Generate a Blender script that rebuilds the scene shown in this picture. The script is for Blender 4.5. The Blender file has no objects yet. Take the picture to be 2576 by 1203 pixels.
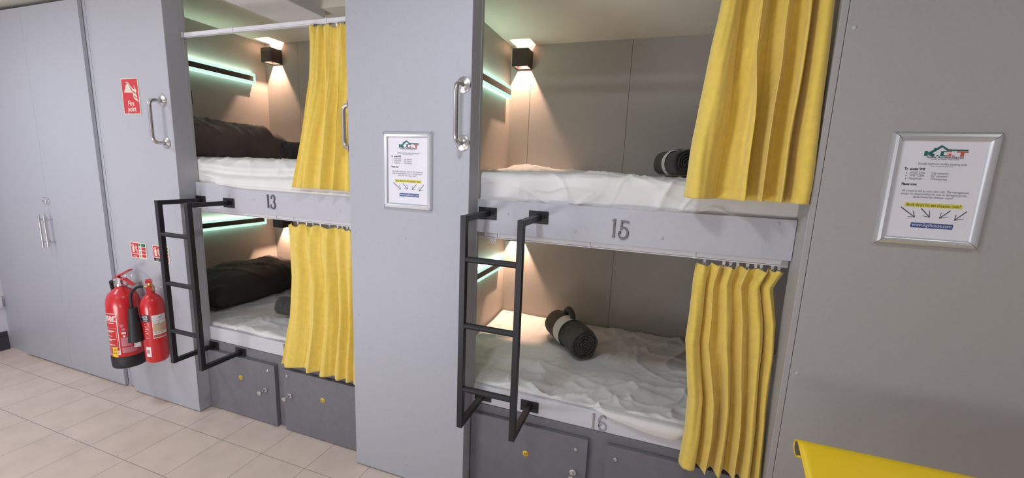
import bpy, bmesh, math, random
from mathutils import Vector, Matrix, noise
random.seed(7)
S = bpy.context.scene
C = S.collection
PI = math.pi

# ------------------------------------------------------------------ materials
def mat(name, rgb, rough=0.6, metal=0.0, var=0.0, vscale=6.0, bump=0.0, bscale=200.0, spec=0.4,
        stretch=(1, 1, 1), sheen=0.0, coat=0.0):
    m = bpy.data.materials.new(name); m.use_nodes = True
    nt = m.node_tree; N = nt.nodes; L = nt.links
    b = N['Principled BSDF']
    b.inputs['Base Color'].default_value = (*rgb, 1)
    b.inputs['Roughness'].default_value = rough
    b.inputs['Metallic'].default_value = metal
    b.inputs['Specular IOR Level'].default_value = spec
    if sheen:
        b.inputs['Sheen Weight'].default_value = sheen
        b.inputs['Sheen Roughness'].default_value = 0.5
    if coat:
        b.inputs['Coat Weight'].default_value = coat
        b.inputs['Coat Roughness'].default_value = 0.08
    tc = N.new('ShaderNodeTexCoord')
    if var:
        n = N.new('ShaderNodeTexNoise'); n.inputs['Scale'].default_value = vscale
        n.inputs['Detail'].default_value = 5
        r = N.new('ShaderNodeMapRange')
        r.inputs['From Min'].default_value = 0.3; r.inputs['From Max'].default_value = 0.7
        r.inputs['To Min'].default_value = 1 - var; r.inputs['To Max'].default_value = 1 + var
        mx = N.new('ShaderNodeMix'); mx.data_type = 'RGBA'; mx.blend_type = 'MULTIPLY'
        mx.inputs[0].default_value = 1
        mx.inputs[6].default_value = (*rgb, 1)
        L.new(tc.outputs['Object'], n.inputs['Vector'])
        L.new(n.outputs['Fac'], r.inputs['Value'])
        L.new(r.outputs['Result'], mx.inputs[7])
        L.new(mx.outputs[2], b.inputs['Base Color'])
    if bump:
        mp = N.new('ShaderNodeMapping'); mp.inputs['Scale'].default_value = stretch
        n2 = N.new('ShaderNodeTexNoise'); n2.inputs['Scale'].default_value = bscale
        n2.inputs['Detail'].default_value = 2
        bp = N.new('ShaderNodeBump'); bp.inputs['Strength'].default_value = bump
        bp.inputs['Distance'].default_value = 0.002
        L.new(tc.outputs['Object'], mp.inputs['Vector'])
        L.new(mp.outputs['Vector'], n2.inputs['Vector'])
        L.new(n2.outputs['Fac'], bp.inputs['Height'])
        L.new(bp.outputs['Normal'], b.inputs['Normal'])
    return m

def emit(name, rgb, strength):
    m = bpy.data.materials.new(name); m.use_nodes = True
    nt = m.node_tree; nt.nodes.clear()
    o = nt.nodes.new('ShaderNodeOutputMaterial'); e = nt.nodes.new('ShaderNodeEmission')
    e.inputs['Color'].default_value = (*rgb, 1); e.inputs['Strength'].default_value = strength
    nt.links.new(e.outputs[0], o.inputs[0])
    return m

def tile_mat():
    m = bpy.data.materials.new('floor_tiles'); m.use_nodes = True
    nt = m.node_tree; N = nt.nodes; L = nt.links; b = N['Principled BSDF']
    tc = N.new('ShaderNodeTexCoord'); mp = N.new('ShaderNodeMapping')
    mp.inputs['Location'].default_value = (2.3679 + 0.2986 * 30, 0.4291 + 0.2982 * 30, 0)
    br = N.new('ShaderNodeTexBrick'); br.offset = 0; br.squash = 1
    br.inputs['Scale'].default_value = 1
    br.inputs['Brick Width'].default_value = 0.2986; br.inputs['Row Height'].default_value = 0.2982
    br.inputs['Mortar Size'].default_value = 0.0017; br.inputs['Mortar Smooth'].default_value = 0.3
    br.inputs['Color1'].default_value = (0.66, 0.555, 0.475, 1)
    br.inputs['Color2'].default_value = (0.69, 0.58, 0.50, 1)
    br.inputs['Mortar'].default_value = (0.25, 0.24, 0.245, 1)
    n = N.new('ShaderNodeTexNoise'); n.inputs['Scale'].default_value = 7; n.inputs['Detail'].default_value = 6
    r = N.new('ShaderNodeMapRange'); r.inputs['From Min'].default_value = .3; r.inputs['From Max'].default_value = .7
    r.inputs['To Min'].default_value = .93; r.inputs['To Max'].default_value = 1.06
    mx = N.new('ShaderNodeMix'); mx.data_type = 'RGBA'; mx.blend_type = 'MULTIPLY'; mx.inputs[0].default_value = 1
    L.new(tc.outputs['Object'], mp.inputs['Vector']); L.new(mp.outputs[0], br.inputs['Vector'])
    L.new(tc.outputs['Object'], n.inputs['Vector']); L.new(n.outputs['Fac'], r.inputs['Value'])
    L.new(br.outputs['Color'], mx.inputs[6]); L.new(r.outputs[0], mx.inputs[7])
    L.new(mx.outputs[2], b.inputs['Base Color'])
    b.inputs['Roughness'].default_value = 0.42; b.inputs['Specular IOR Level'].default_value = 0.35
    bp = N.new('ShaderNodeBump'); bp.inputs['Strength'].default_value = .4; bp.inputs['Distance'].default_value = .002
    bp.invert = True
    L.new(br.outputs['Fac'], bp.inputs['Height']); L.new(bp.outputs[0], b.inputs['Normal'])
    return m

M = {}
M['panel'] = mat('grey_laminate', (0.405, 0.415, 0.455), .5, var=.025, vscale=90, bump=.10, bscale=260, stretch=(1, 1, .35))
M['panel_r'] = mat('warm_grey_laminate', (0.385, 0.375, 0.365), .5, var=.025, vscale=90, bump=.10, bscale=260, stretch=(1, 1, .35))
M['inner'] = mat('bunk_lining_laminate', (0.42, 0.395, 0.36), .55, var=.03, vscale=90, bump=.10, bscale=260, stretch=(1, 1, .35))
M['inner_ceil'] = mat('bunk_ceiling_paint', (0.74, 0.71, 0.61), .7, var=.02)
M['edge'] = mat('panel_edge_band', (0.40, 0.40, 0.40), .45)
M['door'] = mat('cupboard_door_laminate', (0.405, 0.415, 0.46), .45, var=.02, vscale=90, bump=.08, bscale=260, stretch=(1, 1, .35))
M['wall'] = mat('pale_wall_paint', (0.62, 0.60, 0.66), .7, var=.02)
M['ceil'] = mat('ceiling_paint', (0.88, 0.86, 0.85), .75, var=.02)
M['recess'] = mat('recess_paint', (0.42, 0.41, 0.41), .75, var=.02)
M['fascia'] = mat('bunk_front_board', (0.47, 0.475, 0.515), .42, var=.02, vscale=60, bump=.05, bscale=260)
M['whiteboard'] = mat('white_bed_board', (0.60, 0.60, 0.64), .4, var=.015)
M['dark'] = mat('dark_grey_locker', (0.165, 0.163, 0.182), .45, var=.06, vscale=25, bump=.08, bscale=300)
M['sheet'] = mat('white_cotton_sheet', (0.71, 0.70, 0.68), .85, var=.03, vscale=12, bump=.12, bscale=500, sheen=.15)
M['yellow'] = mat('yellow_velvet', (0.74, 0.545, 0.095), .85, var=.06, vscale=40, bump=.12, bscale=420, sheen=.35)
M['pillow'] = mat('brown_black_cotton', (0.115, 0.083, 0.072), .8, var=.15, vscale=8, bump=.2, bscale=400, sheen=.3)
M['pillow2'] = mat('black_cotton', (0.030, 0.025, 0.023), .85, var=.15, vscale=8, bump=.2, bscale=400, sheen=.06)
M['fleece'] = mat('charcoal_fleece', (0.050, 0.048, 0.042), .95, var=.25, vscale=60, bump=.8, bscale=300, sheen=.12)
M['paper'] = mat('white_paper', (0.74, 0.735, 0.79), .6, var=.01)
M['band'] = mat('paper_band', (0.78, 0.78, 0.74), .6, var=.03)
M['black'] = mat('black_powder_coat', (0.014, 0.014, 0.018), .42, var=.15, vscale=90, bump=.1, bscale=500)
M['lamp'] = mat('dark_brown_lamp', (0.045, 0.034, 0.032), .5, var=.05)
M['steel'] = mat('brushed_steel', (0.62, 0.60, 0.58), .24, 1.0, var=.05, vscale=50)
M['chrome'] = mat('chrome', (0.80, 0.80, 0.82), .08, 1.0)
M['alu'] = mat('satin_aluminium', (0.72, 0.74, 0.76), .33, 0.75, var=.02)
M['pewter'] = mat('pewter_digit', (0.17, 0.17, 0.19), .42, .45, var=.15, vscale=90)
M['pewter_lit'] = mat('lit_pewter_digit', (0.40, 0.40, 0.42), .4, .45, var=.15, vscale=90)  # same metal as the pewter digits, the brighter lighting put into its colour
M['white'] = mat('white_plastic', (0.70, 0.70, 0.73), .4, var=.01)
M['grey_pl'] = mat('grey_plastic', (0.38, 0.37, 0.36), .45, var=.02)
M['cap'] = mat('screw_cap_plastic', (0.45, 0.455, 0.49), .35, var=.01)
M['red'] = mat('red_enamel', (0.56, 0.018, 0.022), .28, var=.03, coat=.4)
M['redsign'] = mat('red_sign', (0.56, 0.030, 0.045), .45, var=.02)
M['signcream'] = mat('photoluminescent_cream', (0.66, 0.63, 0.52), .5, var=.02)
M['green'] = mat('green_print', (0.02, 0.17, 0.10), .5, var=.02)
M['teal'] = mat('teal_print', (0.02, 0.13, 0.12), .5, var=.02)
M['orange'] = mat('orange_red_print', (0.55, 0.10, 0.06), .5, var=.02)
M['ink'] = mat('dark_ink', (0.035, 0.03, 0.045), .6, var=.02)
M['greyink'] = mat('grey_ink', (0.20, 0.19, 0.23), .6, var=.02)
M['hilite'] = mat('yellow_marker', (0.66, 0.60, 0.06), .6, var=.02)
M['blue'] = mat('blue_print', (0.045, 0.095, 0.27), .5, var=.02)
M['whiteink'] = mat('white_print', (0.75, 0.74, 0.74), .5, var=.01)
M['pinkink'] = mat('faded_pink_print', (0.52, 0.20, 0.24), .5, var=.06)
M['tan'] = mat('tan_print', (0.58, 0.40, 0.26), .5, var=.08, vscale=30)
M['rubber'] = mat('black_rubber', (0.018, 0.018, 0.02), .55, var=.05)
M['brass'] = mat('brass', (0.62, 0.42, 0.20), .3, 1.0, var=.05)
M['disc'] = mat('yellow_disc', (0.78, 0.52, 0.03), .4, var=.02)
M['yplastic'] = mat('yellow_sling', (0.83, 0.58, 0.012), .45, var=.02, vscale=12)
M['tubedark'] = mat('dark_olive_tube', (0.10, 0.10, 0.075), .6, var=.03)
M['basebd'] = mat('dark_skirting', (0.045, 0.042, 0.055), .4, var=.04)
M['joint'] = mat('dark_joint', (0.10, 0.095, 0.09), .8)
M['led'] = emit('mint_led_edge', (0.50, 1.0, 0.76), 3.6)
M['led_up'] = emit('mint_led_top_edge', (0.66, 1.0, 0.80), 12.0)
M['ledfront'] = emit('pale_mint_led_face', (0.68, 1.0, 0.88), 1.08)
M['bulb'] = emit('warm_lamp_glass', (1.0, 0.62, 0.34), 3.0)
M['ledface'] = mat('dark_led_face', (0.045, 0.042, 0.036), .4, var=.03)

# ------------------------------------------------------------------ object helpers
def wloc(o):
    v = Vector((0, 0, 0))
    while o is not None:
        v += o.location; o = o.parent
    return v

def obj(name, bm, m, parent=None, smooth=False, label=None, kind=None, auto=None):
    """links a world-space bmesh as one mesh object (origin moved to its parent's base)"""
    if parent is not None:
        bmesh.ops.translate(bm, verts=bm.verts, vec=-wloc(parent))
    else:
        if len(bm.verts):
            lo = Vector((min(v.co.x for v in bm.verts), min(v.co.y for v in bm.verts), min(v.co.z for v in bm.verts)))
            hi = Vector((max(v.co.x for v in bm.verts), max(v.co.y for v in bm.verts), max(v.co.z for v in bm.verts)))
    me = bpy.data.meshes.new(name)
    bm.normal_update()
    bm.to_mesh(me); bm.free()
    if smooth:
        for p in me.polygons: p.use_smooth = True
    o = bpy.data.objects.new(name, me); C.objects.link(o)
    if isinstance(m, (list, tuple)):
        for k in m: me.materials.append(k)
    else:
        me.materials.append(m)
    if parent is not None: o.parent = parent
    if label: o['label'] = label
    if kind: o['kind'] = kind
    if auto:
        me.set_sharp_from_angle(angle=math.radians(auto))
    return o

def thing(name, label, cat, loc, group=None):
    o = bpy.data.objects.new(name, None); C.objects.link(o)
    o.location = loc; o.empty_display_size = .05
    o['label'] = label; o['category'] = cat
    if group: o['group'] = group
    return o

def tag(o, label, cat, group=None):
    o['label'] = label; o['category'] = cat
    if group: o['group'] = group
    return o

def dup(root, loc, label=None, group=None):
    r = root.copy(); C.objects.link(r); r.location = loc
    if label: r['label'] = label
    if group: r['group'] = group
    for ch in list(root.children):
        c = ch.copy(); C.objects.link(c); c.parent = r
        for g in list(ch.children):
            d = g.copy(); C.objects.link(d); d.parent = c
    return r

def B(): return bmesh.new()

def box(bm, x0, x1, y0, y1, z0, z1, bev=0.0, seg=2, mi=0):
    mtx = Matrix.Translation(((x0 + x1) / 2, (y0 + y1) / 2, (z0 + z1) / 2)) @ Matrix.Diagonal((x1 - x0, y1 - y0, z1 - z0, 1))
    r = bmesh.ops.create_cube(bm, size=1, matrix=mtx)
    vs = r['verts']
    fs = set(f for v in vs for f in v.link_faces)
    for f in fs: f.material_index = mi
    if bev:
        es = list(set(e for v in vs for e in v.link_edges))
        bmesh.ops.bevel(bm, geom=es, offset=bev, segments=seg, affect='EDGES', profile=.5)
    return bm

def frame_at(d):
    d = d.normalized()
    a = Vector((0, 0, 1)) if abs(d.z) < .9 else Vector((1, 0, 0))
    u = d.cross(a).normalized(); v = d.cross(u).normalized()
    return u, v

def tube(bm, pts, r, seg=14, caps=True):
    pts = [Vector(p) for p in pts]
    rs = r if isinstance(r, (list, tuple)) else [r] * len(pts)
    rings = []; u = None
    for i, p in enumerate(pts):
        if i == 0: d = pts[1] - pts[0]
        elif i == len(pts) - 1: d = pts[-1] - pts[-2]
        else: d = (pts[i + 1] - p).normalized() + (p - pts[i - 1]).normalized()
        d = d.normalized()
        if u is None: u, v = frame_at(d)
        else:
            u = (u - d * u.dot(d)).normalized(); v = d.cross(u)
        rings.append([bm.verts.new(p + (u * math.cos(2 * PI * k / seg) + v * math.sin(2 * PI * k / seg)) * rs[i]) for k in range(seg)])
    for a, b in zip(rings, rings[1:]):
        for k in range(seg):
            f = bm.faces.new((a[k], a[(k + 1) % seg], b[(k + 1) % seg], b[k])); f.smooth = True
    if caps:
        bm.faces.new(rings[0][::-1]); bm.faces.new(rings[-1])
    bmesh.ops.recalc_face_normals(bm, faces=bm.faces)
    return bm

def bend(pts, r, n=6):
    """rounds the corners of a polyline"""
    pts = [Vector(p) for p in pts]; out = [pts[0]]
    for a, b, c in zip(pts, pts[1:], pts[2:]):
        p0 = b + (a - b).normalized() * r; p1 = b + (c - b).normalized() * r
        for k in range(n + 1):
            t = k / n
            out.append(p0 * (1 - t) ** 2 + b * 2 * t * (1 - t) + p1 * t * t)
    out.append(pts[-1]); return out

def lathe(bm, prof, origin, axis=(0, 0, 1), seg=32, mi=0):
    """prof: list of (radius, height) along axis"""
    o = Vector(origin); ax = Vector(axis).normalized(); u, v = frame_at(ax)
    if abs(ax.z) > .99: u, v = Vector((1, 0, 0)), Vector((0, 1, 0)) * (1 if ax.z > 0 else -1)
    rings = []
    for r, h in prof:
        if r < 1e-6: rings.append([bm.verts.new(o + ax * h)])
        else: rings.append([bm.verts.new(o + ax * h + (u * math.cos(2 * PI * k / seg) + v * math.sin(2 * PI * k / seg)) * r) for k in range(seg)])
    for a, b in zip(rings, rings[1:]):
        for k in range(seg):
            k2 = (k + 1) % seg
            if len(a) == 1 and len(b) == 1: continue
            if len(a) == 1: f = bm.faces.new((a[0], b[k2], b[k]))
            elif len(b) == 1: f = bm.faces.new((a[k], a[k2], b[0]))
            else: f = bm.faces.new((a[k], a[k2], b[k2], b[k]))
            f.smooth = True; f.material_index = mi
    bmesh.ops.recalc_face_normals(bm, faces=bm.faces)
    return bm

def prism(bm, pts, y0, y1, mi=0):
    """polygon in the xz plane, extruded from y0 (front, nearer the room) to y1"""
    a = [bm.verts.new((x, y0, z)) for x, z in pts]; b = [bm.verts.new((x, y1, z)) for x, z in pts]
    n = len(pts)
    fs = [bm.faces.new(a), bm.faces.new(b[::-1])]
    for i in range(n):
        fs.append(bm.faces.new((a[i], b[i], b[(i + 1) % n], a[(i + 1) % n])))
    for f in fs: f.material_index = mi
    bmesh.ops.recalc_face_normals(bm, faces=fs)
    return bm

SN = [0]
def stroke(bm, pts, ws, y0, y1, bev=True):
    """a brush stroke in the xz plane with varying width, extruded; front face narrower so it looks cast"""
    SN[0] += 1; y0 = y0 - .00006 * (SN[0] % 5)
    pts = [Vector((p[0], p[1])) for p in pts]; L = []; R = []; L2 = []; R2 = []
    for i, p in enumerate(pts):
        d = (pts[min(i + 1, len(pts) - 1)] - pts[max(i - 1, 0)]).normalized(); nrm = Vector((-d.y, d.x))
        L.append(p + nrm * ws[i] / 2); R.append(p - nrm * ws[i] / 2)
        k = .62 if bev else 1
        L2.append(p + nrm * ws[i] / 2 * k); R2.append(p - nrm * ws[i] / 2 * k)
    fs = []
    def V(q, y): return bm.verts.new((q.x, y, q.y))
    lb = [V(q, y1) for q in L]; rb = [V(q, y1) for q in R]; lf = [V(q, y0) for q in L2]; rf = [V(q, y0) for q in R2]
    for i in range(len(pts) - 1):
        fs.append(bm.faces.new((lf[i], rf[i], rf[i + 1], lf[i + 1])))
        fs.append(bm.faces.new((lb[i], lf[i], lf[i + 1], lb[i + 1])))
        fs.append(bm.faces.new((rf[i], rb[i], rb[i + 1], rf[i + 1])))
    fs.append(bm.faces.new((lb[0], rb[0], rf[0], lf[0]))); fs.append(bm.faces.new((lb[-1], lf[-1], rf[-1], rb[-1])))
    bmesh.ops.recalc_face_normals(bm, faces=fs)

def text_into(bm, s, size, x, z, y, align='LEFT', sx=1.0, bold=0.0, extr=0.0, xf=None, spacing=1.0):
    cu = bpy.data.curves.new('t', 'FONT'); cu.body = s; cu.size = size; cu.align_x = align
    cu.space_character = spacing
    cu.offset = bold; cu.resolution_u = 3; cu.extrude = extr
    o = bpy.data.objects.new('t', cu); C.objects.link(o)
    dg = bpy.context.evaluated_depsgraph_get(); dg.update()
    me = bpy.data.meshes.new_from_object(o.evaluated_get(dg))
    tmp = bmesh.new(); tmp.from_mesh(me)
    vm = {}
    for v in tmp.verts:
        p = Vector((x + v.co.x * sx, y - v.co.z, z + v.co.y))
        vm[v] = bm.verts.new(xf(p) if xf else p)
    for f in tmp.faces:
        try: bm.faces.new([vm[v] for v in f.verts])
        except ValueError: pass
    tmp.free(); bpy.data.objects.remove(o); bpy.data.curves.remove(cu); bpy.data.meshes.remove(me)
    return bm

def smooth01(a, b, x):
    t = max(0.0, min(1.0, (x - a) / (b - a))); return t * t * (3 - 2 * t)

def lerp(a, b, t): return a + (b - a) * t

def interp(tab, x):
    if x <= tab[0][0]: return tab[0][1]
    for (a, va), (b, vb) in zip(tab, tab[1:]):
        if x <= b:
            t = (x - a) / (b - a); t = t * t * (3 - 2 * t) if False else t
            return va + (vb - va) * t
    return tab[-1][1]

# ------------------------------------------------------------------ the setting
def struct(name, bm, m, parent=None, **k):
    return obj(name, bm, m, parent, kind='structure', **k)

D = 1.12              # bunk depth
XA, XB = -1.84, 0.32  # head walls of the two bunk stacks
ZC = 2.51             # ceiling
b = B(); box(b, -3.6, 4.3, -3.3, 1.3, -.08, 0); struct('floor', b, tile_mat())
b = B(); box(b, -3.6, -3.46, -3.3, 1.3, 0, 2.8); struct('wall_left', b, M['wall'])
b = B(); box(b, 4.2, 4.3, -3.3, 1.3, 0, 2.8); struct('wall_right', b, M['wall'])
b = B(); box(b, -3.46, 4.2, -3.3, -3.2, 0, 2.8); struct('wall_rear', b, M['wall'])
b = B(); box(b, -3.46, 4.2, D, 1.22, 0, 2.8)
wb = struct('wall_back', b, M['inner'])
b = B()
for x in (.462, 1.095): box(b, x - .0012, x + .0012, D - .0006, D + .002, 1.42, 2.375)
for x in (1.085,): box(b, x - .0012, x + .0012, D - .0006, D + .002, .3, 1.27)
for x in (-1.50,): box(b, x - .0004, x + .0004, D - .0006, D + .002, 1.42, 2.5)
struct('panel_joint', b, M['joint'], wb)
# ceilings
b = B(); box(b, -3.46, -1.14, -3.2, D, ZC, 2.8); box(b, -1.14, .28, .60, D, ZC, 2.8)
struct('ceiling', b, M['inner_ceil'])
b = B(); box(b, -.76, 4.2, -3.2, .60, 2.60, 2.8); struct('ceiling_recess', b, M['recess'])
b = B(); box(b, .28, 2.36, .112, D, 2.375, 2.60); struct('ceiling_bunk', b, M['inner_ceil'])
b = B(); box(b, -1.14, -.76, -3.2, .64, 2.465, 2.8, .004); struct('trim_1', b, M['ceil'])   # boxed duct
# head walls between the bunks
b = B(); box(b, -1.93, XA, .035, D, 0, ZC); struct('wall_head_left', b, M['inner'])
b = B(); box(b, .26, XB, .112, D, 0, ZC); struct('wall_head_middle', b, M['inner'])
b = B(); box(b, 2.33, 2.40, .112, D, 0, ZC); struct('wall_head_right', b, M['inner'])

def cap_mesh(bm, x, y, z, r=.0062):
    lathe(bm, [(0, .0022), (r * .6, .002), (r * .92, .0012), (r, 0)], (x, y, z), (0, -1, 0), 14)

def panel(name, x0, x1, caps, m):
    b = B(); box(b, x0, x1, 0, .11, .006, 2.60, .0015, 1)
    p = struct(name, b, m)
    for (x, z) in caps:
        c = B(); cap_mesh(c, x, 0, z); obj('screw_cap', c, M['cap'], p, smooth=True, kind='structure')
    return p
panel('wall_front_left', -1.872, -1.25, [(-1.28, .09), (-1.29, 1.02), (-1.84, .30)], M['panel'])
pm = panel('wall_front_middle', -.06, .56, [(-.048, 1.9), (-.027, .835), (-.05, .443), (-.05, .327), (-.048, .091), (-.019, .022),
            (.245, .087), (.541, .335), (.245, 1.242), (.506, 1.613), (.522, .869), (-.045, 1.608), (-.035, 1.25)], M['panel'])
b = B(); box(b, .5602, .5618, .088, .1102, .45, 2.5); box(b, -1.2498, -1.2482, .094, .1102, .45, 2.5)
struct('edge_strip', b, M['edge'], pm)
b = B(); box(b, 1.785, 1.8035, 0, .11, .006, 2.60, .0015, 1); struct('trim_2', b, M['panel_r'])
b = B(); box(b, 1.8035, 1.8052, .003, .10, .006, 2.6); struct('trim_3', b, M['joint'])
panel('wall_front_right', 1.8052, 4.2, [(1.825, 2.034), (1.826, .913)], M['panel_r'])
# strip beside the cupboard, skirting
b = B(); box(b, -1.972, -1.872, .035, .11, .006, 2.51); struct('trim_4', b, M['door'])
b = B(); box(b, -3.4599, -3.446, -3.2, .02, 0, .112, .002, 1); box(b, -3.4599, -3.451, -3.2, .02, .1135, .149, .002, 1)
struct('baseboard_left', b, M['basebd'])

# ------------------------------------------------------------------ cupboard
cup = thing('built_in_cupboard', 'tall pale grey two-door built-in cupboard in the far left corner', 'cupboard', (-2.6, .05, 0))
b = B(); box(b, -3.455, -1.973, .034, .6, .0, 2.466); obj('carcass', b, M['door'], cup)
for x0, x1, hx in ((-3.192, -2.6055, -2.633), (-2.6025, -1.998, -2.573)):
    b = B(); box(b, x0, x1, .0115, .032, .012, 2.460, .0012, 1); d = obj('door', b, M['door'], cup)
    b = B()
    tube(b, [(hx, -.030, .915), (hx, -.030, 1.145)], .0062, 12)
    for z in (.955, 1.110): tube(b, [(hx, .0115, z), (hx, -.030, z)], .0042, 10)
    obj('handle', b, M['steel'], d, smooth=True, auto=40)
b = B(); box(b, -2.648, -2.572, .0065, .0115, 1.216, 1.257, .006, 3)
lathe(b, [(0, .012), (.008, .012), (.010, .009), (.010, .004)], (-2.595, .0115, 1.236), (0, -1, 0), 18)
box(b, -2.598, -2.592, -.004, .0, 1.222, 1.250, .001, 1)
obj('lock', b, M['chrome'], cup, smooth=True, auto=35)

sk = thing('wall_socket', 'white plastic wall socket low on the far left wall', 'socket', (-3.46, -.08, .39))
b = B(); box(b, -3.46, -3.440, -.13, .018, .343, .432, .004, 2); obj('faceplate', b, M['white'], sk, smooth=True, auto=40)
b = B(); box(b, -3.440, -3.436, -.075, -.055, .395, .415, .001, 1); obj('rocker_switch', b, M['white'], sk)

# ------------------------------------------------------------------ bunks
def digit(bm, ch, x, z, h, y0, y1):
    """antique ball-ended numerals; x = left, z = bottom, h = height"""
    s = h
    def arc(cx, cz, rx, rz, a0, a1, n):
        return [(cx + rx * math.cos(math.radians(lerp(a0, a1, k / n))), cz + rz * math.sin(math.radians(lerp(a0, a1, k / n)))) for k in range(n + 1)]
    def T(pts): return [(x + px * s, z + pz * s) for px, pz in pts]
    def ball(px, pz, r):
        lathe(bm, [(0, abs(y1 - y0)), (r * s * .6, abs(y1 - y0) * .95), (r * s, 0)], (x + px * s, y1, z + pz * s), (0, -1, 0), 14)
    if ch == '1':
        stroke(bm, T([(.13, .0), (.13, .05), (.13, .12), (.13, .85), (.135, 1.0)]), [.20 * s, .17 * s, .125 * s, .125 * s, .135 * s], y0, y1)
        stroke(bm, T([(.15, .965), (.08, .945), (.0, .90)]), [.09 * s, .075 * s, .03 * s], y0, y1)
    if ch == '3':
        p = arc(.22, .76, .17, .235, 165, -78, 16); w = [.06 + .07 * math.sin(PI * k / 16) for k in range(17)]
        stroke(bm, T(p), [q * s for q in w], y0, y1)
        p = arc(.20, .26, .225, .255, 78, -165, 18); w = [.06 + .08 * math.sin(PI * k / 18) for k in range(19)]
        stroke(bm, T(p), [q * s for q in w], y0, y1)
        ball(.065, .76, .06); ball(.02, .27, .06)
    if ch == '5':
        stroke(bm, T([(.10, .48), (.105, .70), (.11, .985)]), [.12 * s, .115 * s, .10 * s], y0, y1)
        stroke(bm, T([(.06, .945), (.25, .945), (.42, .925), (.50, .86)]), [.10 * s, .105 * s, .10 * s, .03 * s], y0, y1)
        p = arc(.21, .305, .245, .30, 118, -172, 20); w = [.06 + .085 * math.sin(PI * k / 20) for k in range(21)]
        stroke(bm, T(p), [q * s for q in w], y0, y1)
        ball(.045, .33, .085)
    if ch == '4':
        stroke(bm, T([(.36, 0), (.36, .30), (.36, 1.0)]), [.16 * s, .12 * s, .12 * s], y0, y1)
        stroke(bm, T([(.34, .98), (.16, .62), (.0, .30)]), [.07 * s, .06 * s, .06 * s], y0, y1)
        stroke(bm, T([(-.02, .28), (.25, .28), (.52, .28)]), [.08 * s, .09 * s, .08 * s], y0, y1)
    if ch == '6':
        p = arc(.30, .53, .25, .45, 62, 200, 12) + arc(.27, .29, .20, .27, 200, 540, 22)
        w = [.055 + .07 * math.sin(PI * k / 12) for k in range(13)] + [.075 + .045 * abs(math.cos(PI * k / 22)) for k in range(23)]
        stroke(bm, T(p), [q * s for q in w], y0, y1)
        ball(.41, .86, .075)

def number(name, txt, label, x, z, h, yb, m, gap=.40):
    t = thing('bunk_number', label, 'number', (x, yb, z))
    b = B(); digit(b, txt[0], x, z, h, yb - .006, yb); obj('digit', b, m, t)
    b = B(); digit(b, txt[1], x + h * gap, z - (.04 * h if txt[1] in '35' else 0), h, yb - .006, yb); obj('digit', b, m, t)
    return t

def locker_door(parent, x0, x1, z1, kx, lx, dx, num, zk, zl, zd):
    b = B(); box(b, x0, x1, .0714, .0945, .006, z1, .0012, 1); d = obj('locker_door', b, M['dark'], parent)
    b = B()
    lathe(b, [(0, 0), (.015, 0), (.015, .003), (.007, .006), (.0055, .020), (.0075, .026), (.0145, .031), (.0165, .038), (.013, .045), (0, .047)],
          (kx, .0714, zk), (0, -1, 0), 22)
    obj('knob', b, M['chrome'], d, smooth=True, auto=50)
    b = B(); lathe(b, [(.0085, 0), (.0085, .004), (.006, .0065), (0, .0065)], (lx, .0714, zl), (0, -1, 0), 18)
    box(b, lx - .0012, lx + .0012, .0640, .0652, zl - .004, zl + .004)
    obj('cam_lock', b, M['chrome'], d, smooth=True, auto=40)
    b = B(); lathe(b, [(.0145, 0), (.0145, .0012), (0, .0012)], (dx, .0714, zd), (0, -1, 0), 24)
    s = obj('number_disc', b, [M['disc'], M['ink']], d)
    b = B(); text_into(b, num, .0155, dx, zd - .0055, .0699, 'CENTER', bold=.0004); obj('disc_number', b, M['ink'], d)
    return d

def bunk(label, x0, x1, xin, xend, zf0, zf1, zb0, zb1, caps, lockers):
    t = thing('bunk_bed', label, 'bunk bed', ((x0 + x1) / 2, .1, 0))
    b = B(); box(b, x0, x1, .090, .108, zf0, zf1, .0012, 1); f = obj('front_board', b, M['fascia'], t)
    for x, z in caps:
        c = B(); cap_mesh(c, x, .090, z); obj('screw_cap', c, M['cap'], f, smooth=True)
    b = B(); box(b, xin + .002, xend - .002, .112, D - .003, zf0 + .01, zf1 - .01); obj('upper_deck', b, M['inner'], t)
    b = B(); box(b, x0, x1, .100, .118, zb0, zb1, .0012, 1); obj('lower_board', b, M['whiteboard'], t, label='white board along the front of the lower bunk')
    b = B(); box(b, xin + .002, xend - .002, .120, D - .003, zb0 + .01, zb1 - .02); obj('lower_deck', b, M['inner'], t)
    b = B(); box(b, x0, x1, .0955, .118, .0, zb0 - .0005); obj('plinth', b, M['dark'], t, label='dark grey plinth with lockers below the lower bunk')
    for a in lockers: locker_door(t, *a)
    return t
bl = bunk('left built-in double bunk numbered 13 above with two dark lockers below', -1.248, -.062, XA, .26, 1.273, 1.427, .447, .531,
          [(-.66 - .13, 1.35), (-.20, 1.33)], [(-1.246, -.693, .390, -.772, -.744, -.970, '13', .224, .352, .260),
          (-.626, -.064, .386, -.583, -.596, -.344, '14', .230, .349, .257)])
br = bunk('right built-in double bunk numbered 15 above and 16 below beside the grey wall', .562, 1.783, XB, 2.33, 1.289, 1.436, .453, .543,
          [(.707, 1.381), (1.005, 1.33), (1.345, 1.332), (1.726, 1.42)], [(.565, 1.127, .412, 1.070, 1.076, .846, '15', .240, .358, .270),
          (1.208, 1.781, .414, 1.30, 1.248, 1.49, '16', .240, .359, .270)])
number('n', '13', 'dark metal number 13 on the front board of the left bunk', -.692, 1.313, .072, .090, M['pewter'])
number('n', '15', 'dark metal number 15 on the front board of the right bunk', 1.152, 1.319, .074, .090, M['pewter'])
number('n', '14', 'pewter number 14 coloured paler as if lit, half hidden by the curtain on the lower left board', -.647, .452, .074, .100, M['pewter_lit'])
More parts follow.
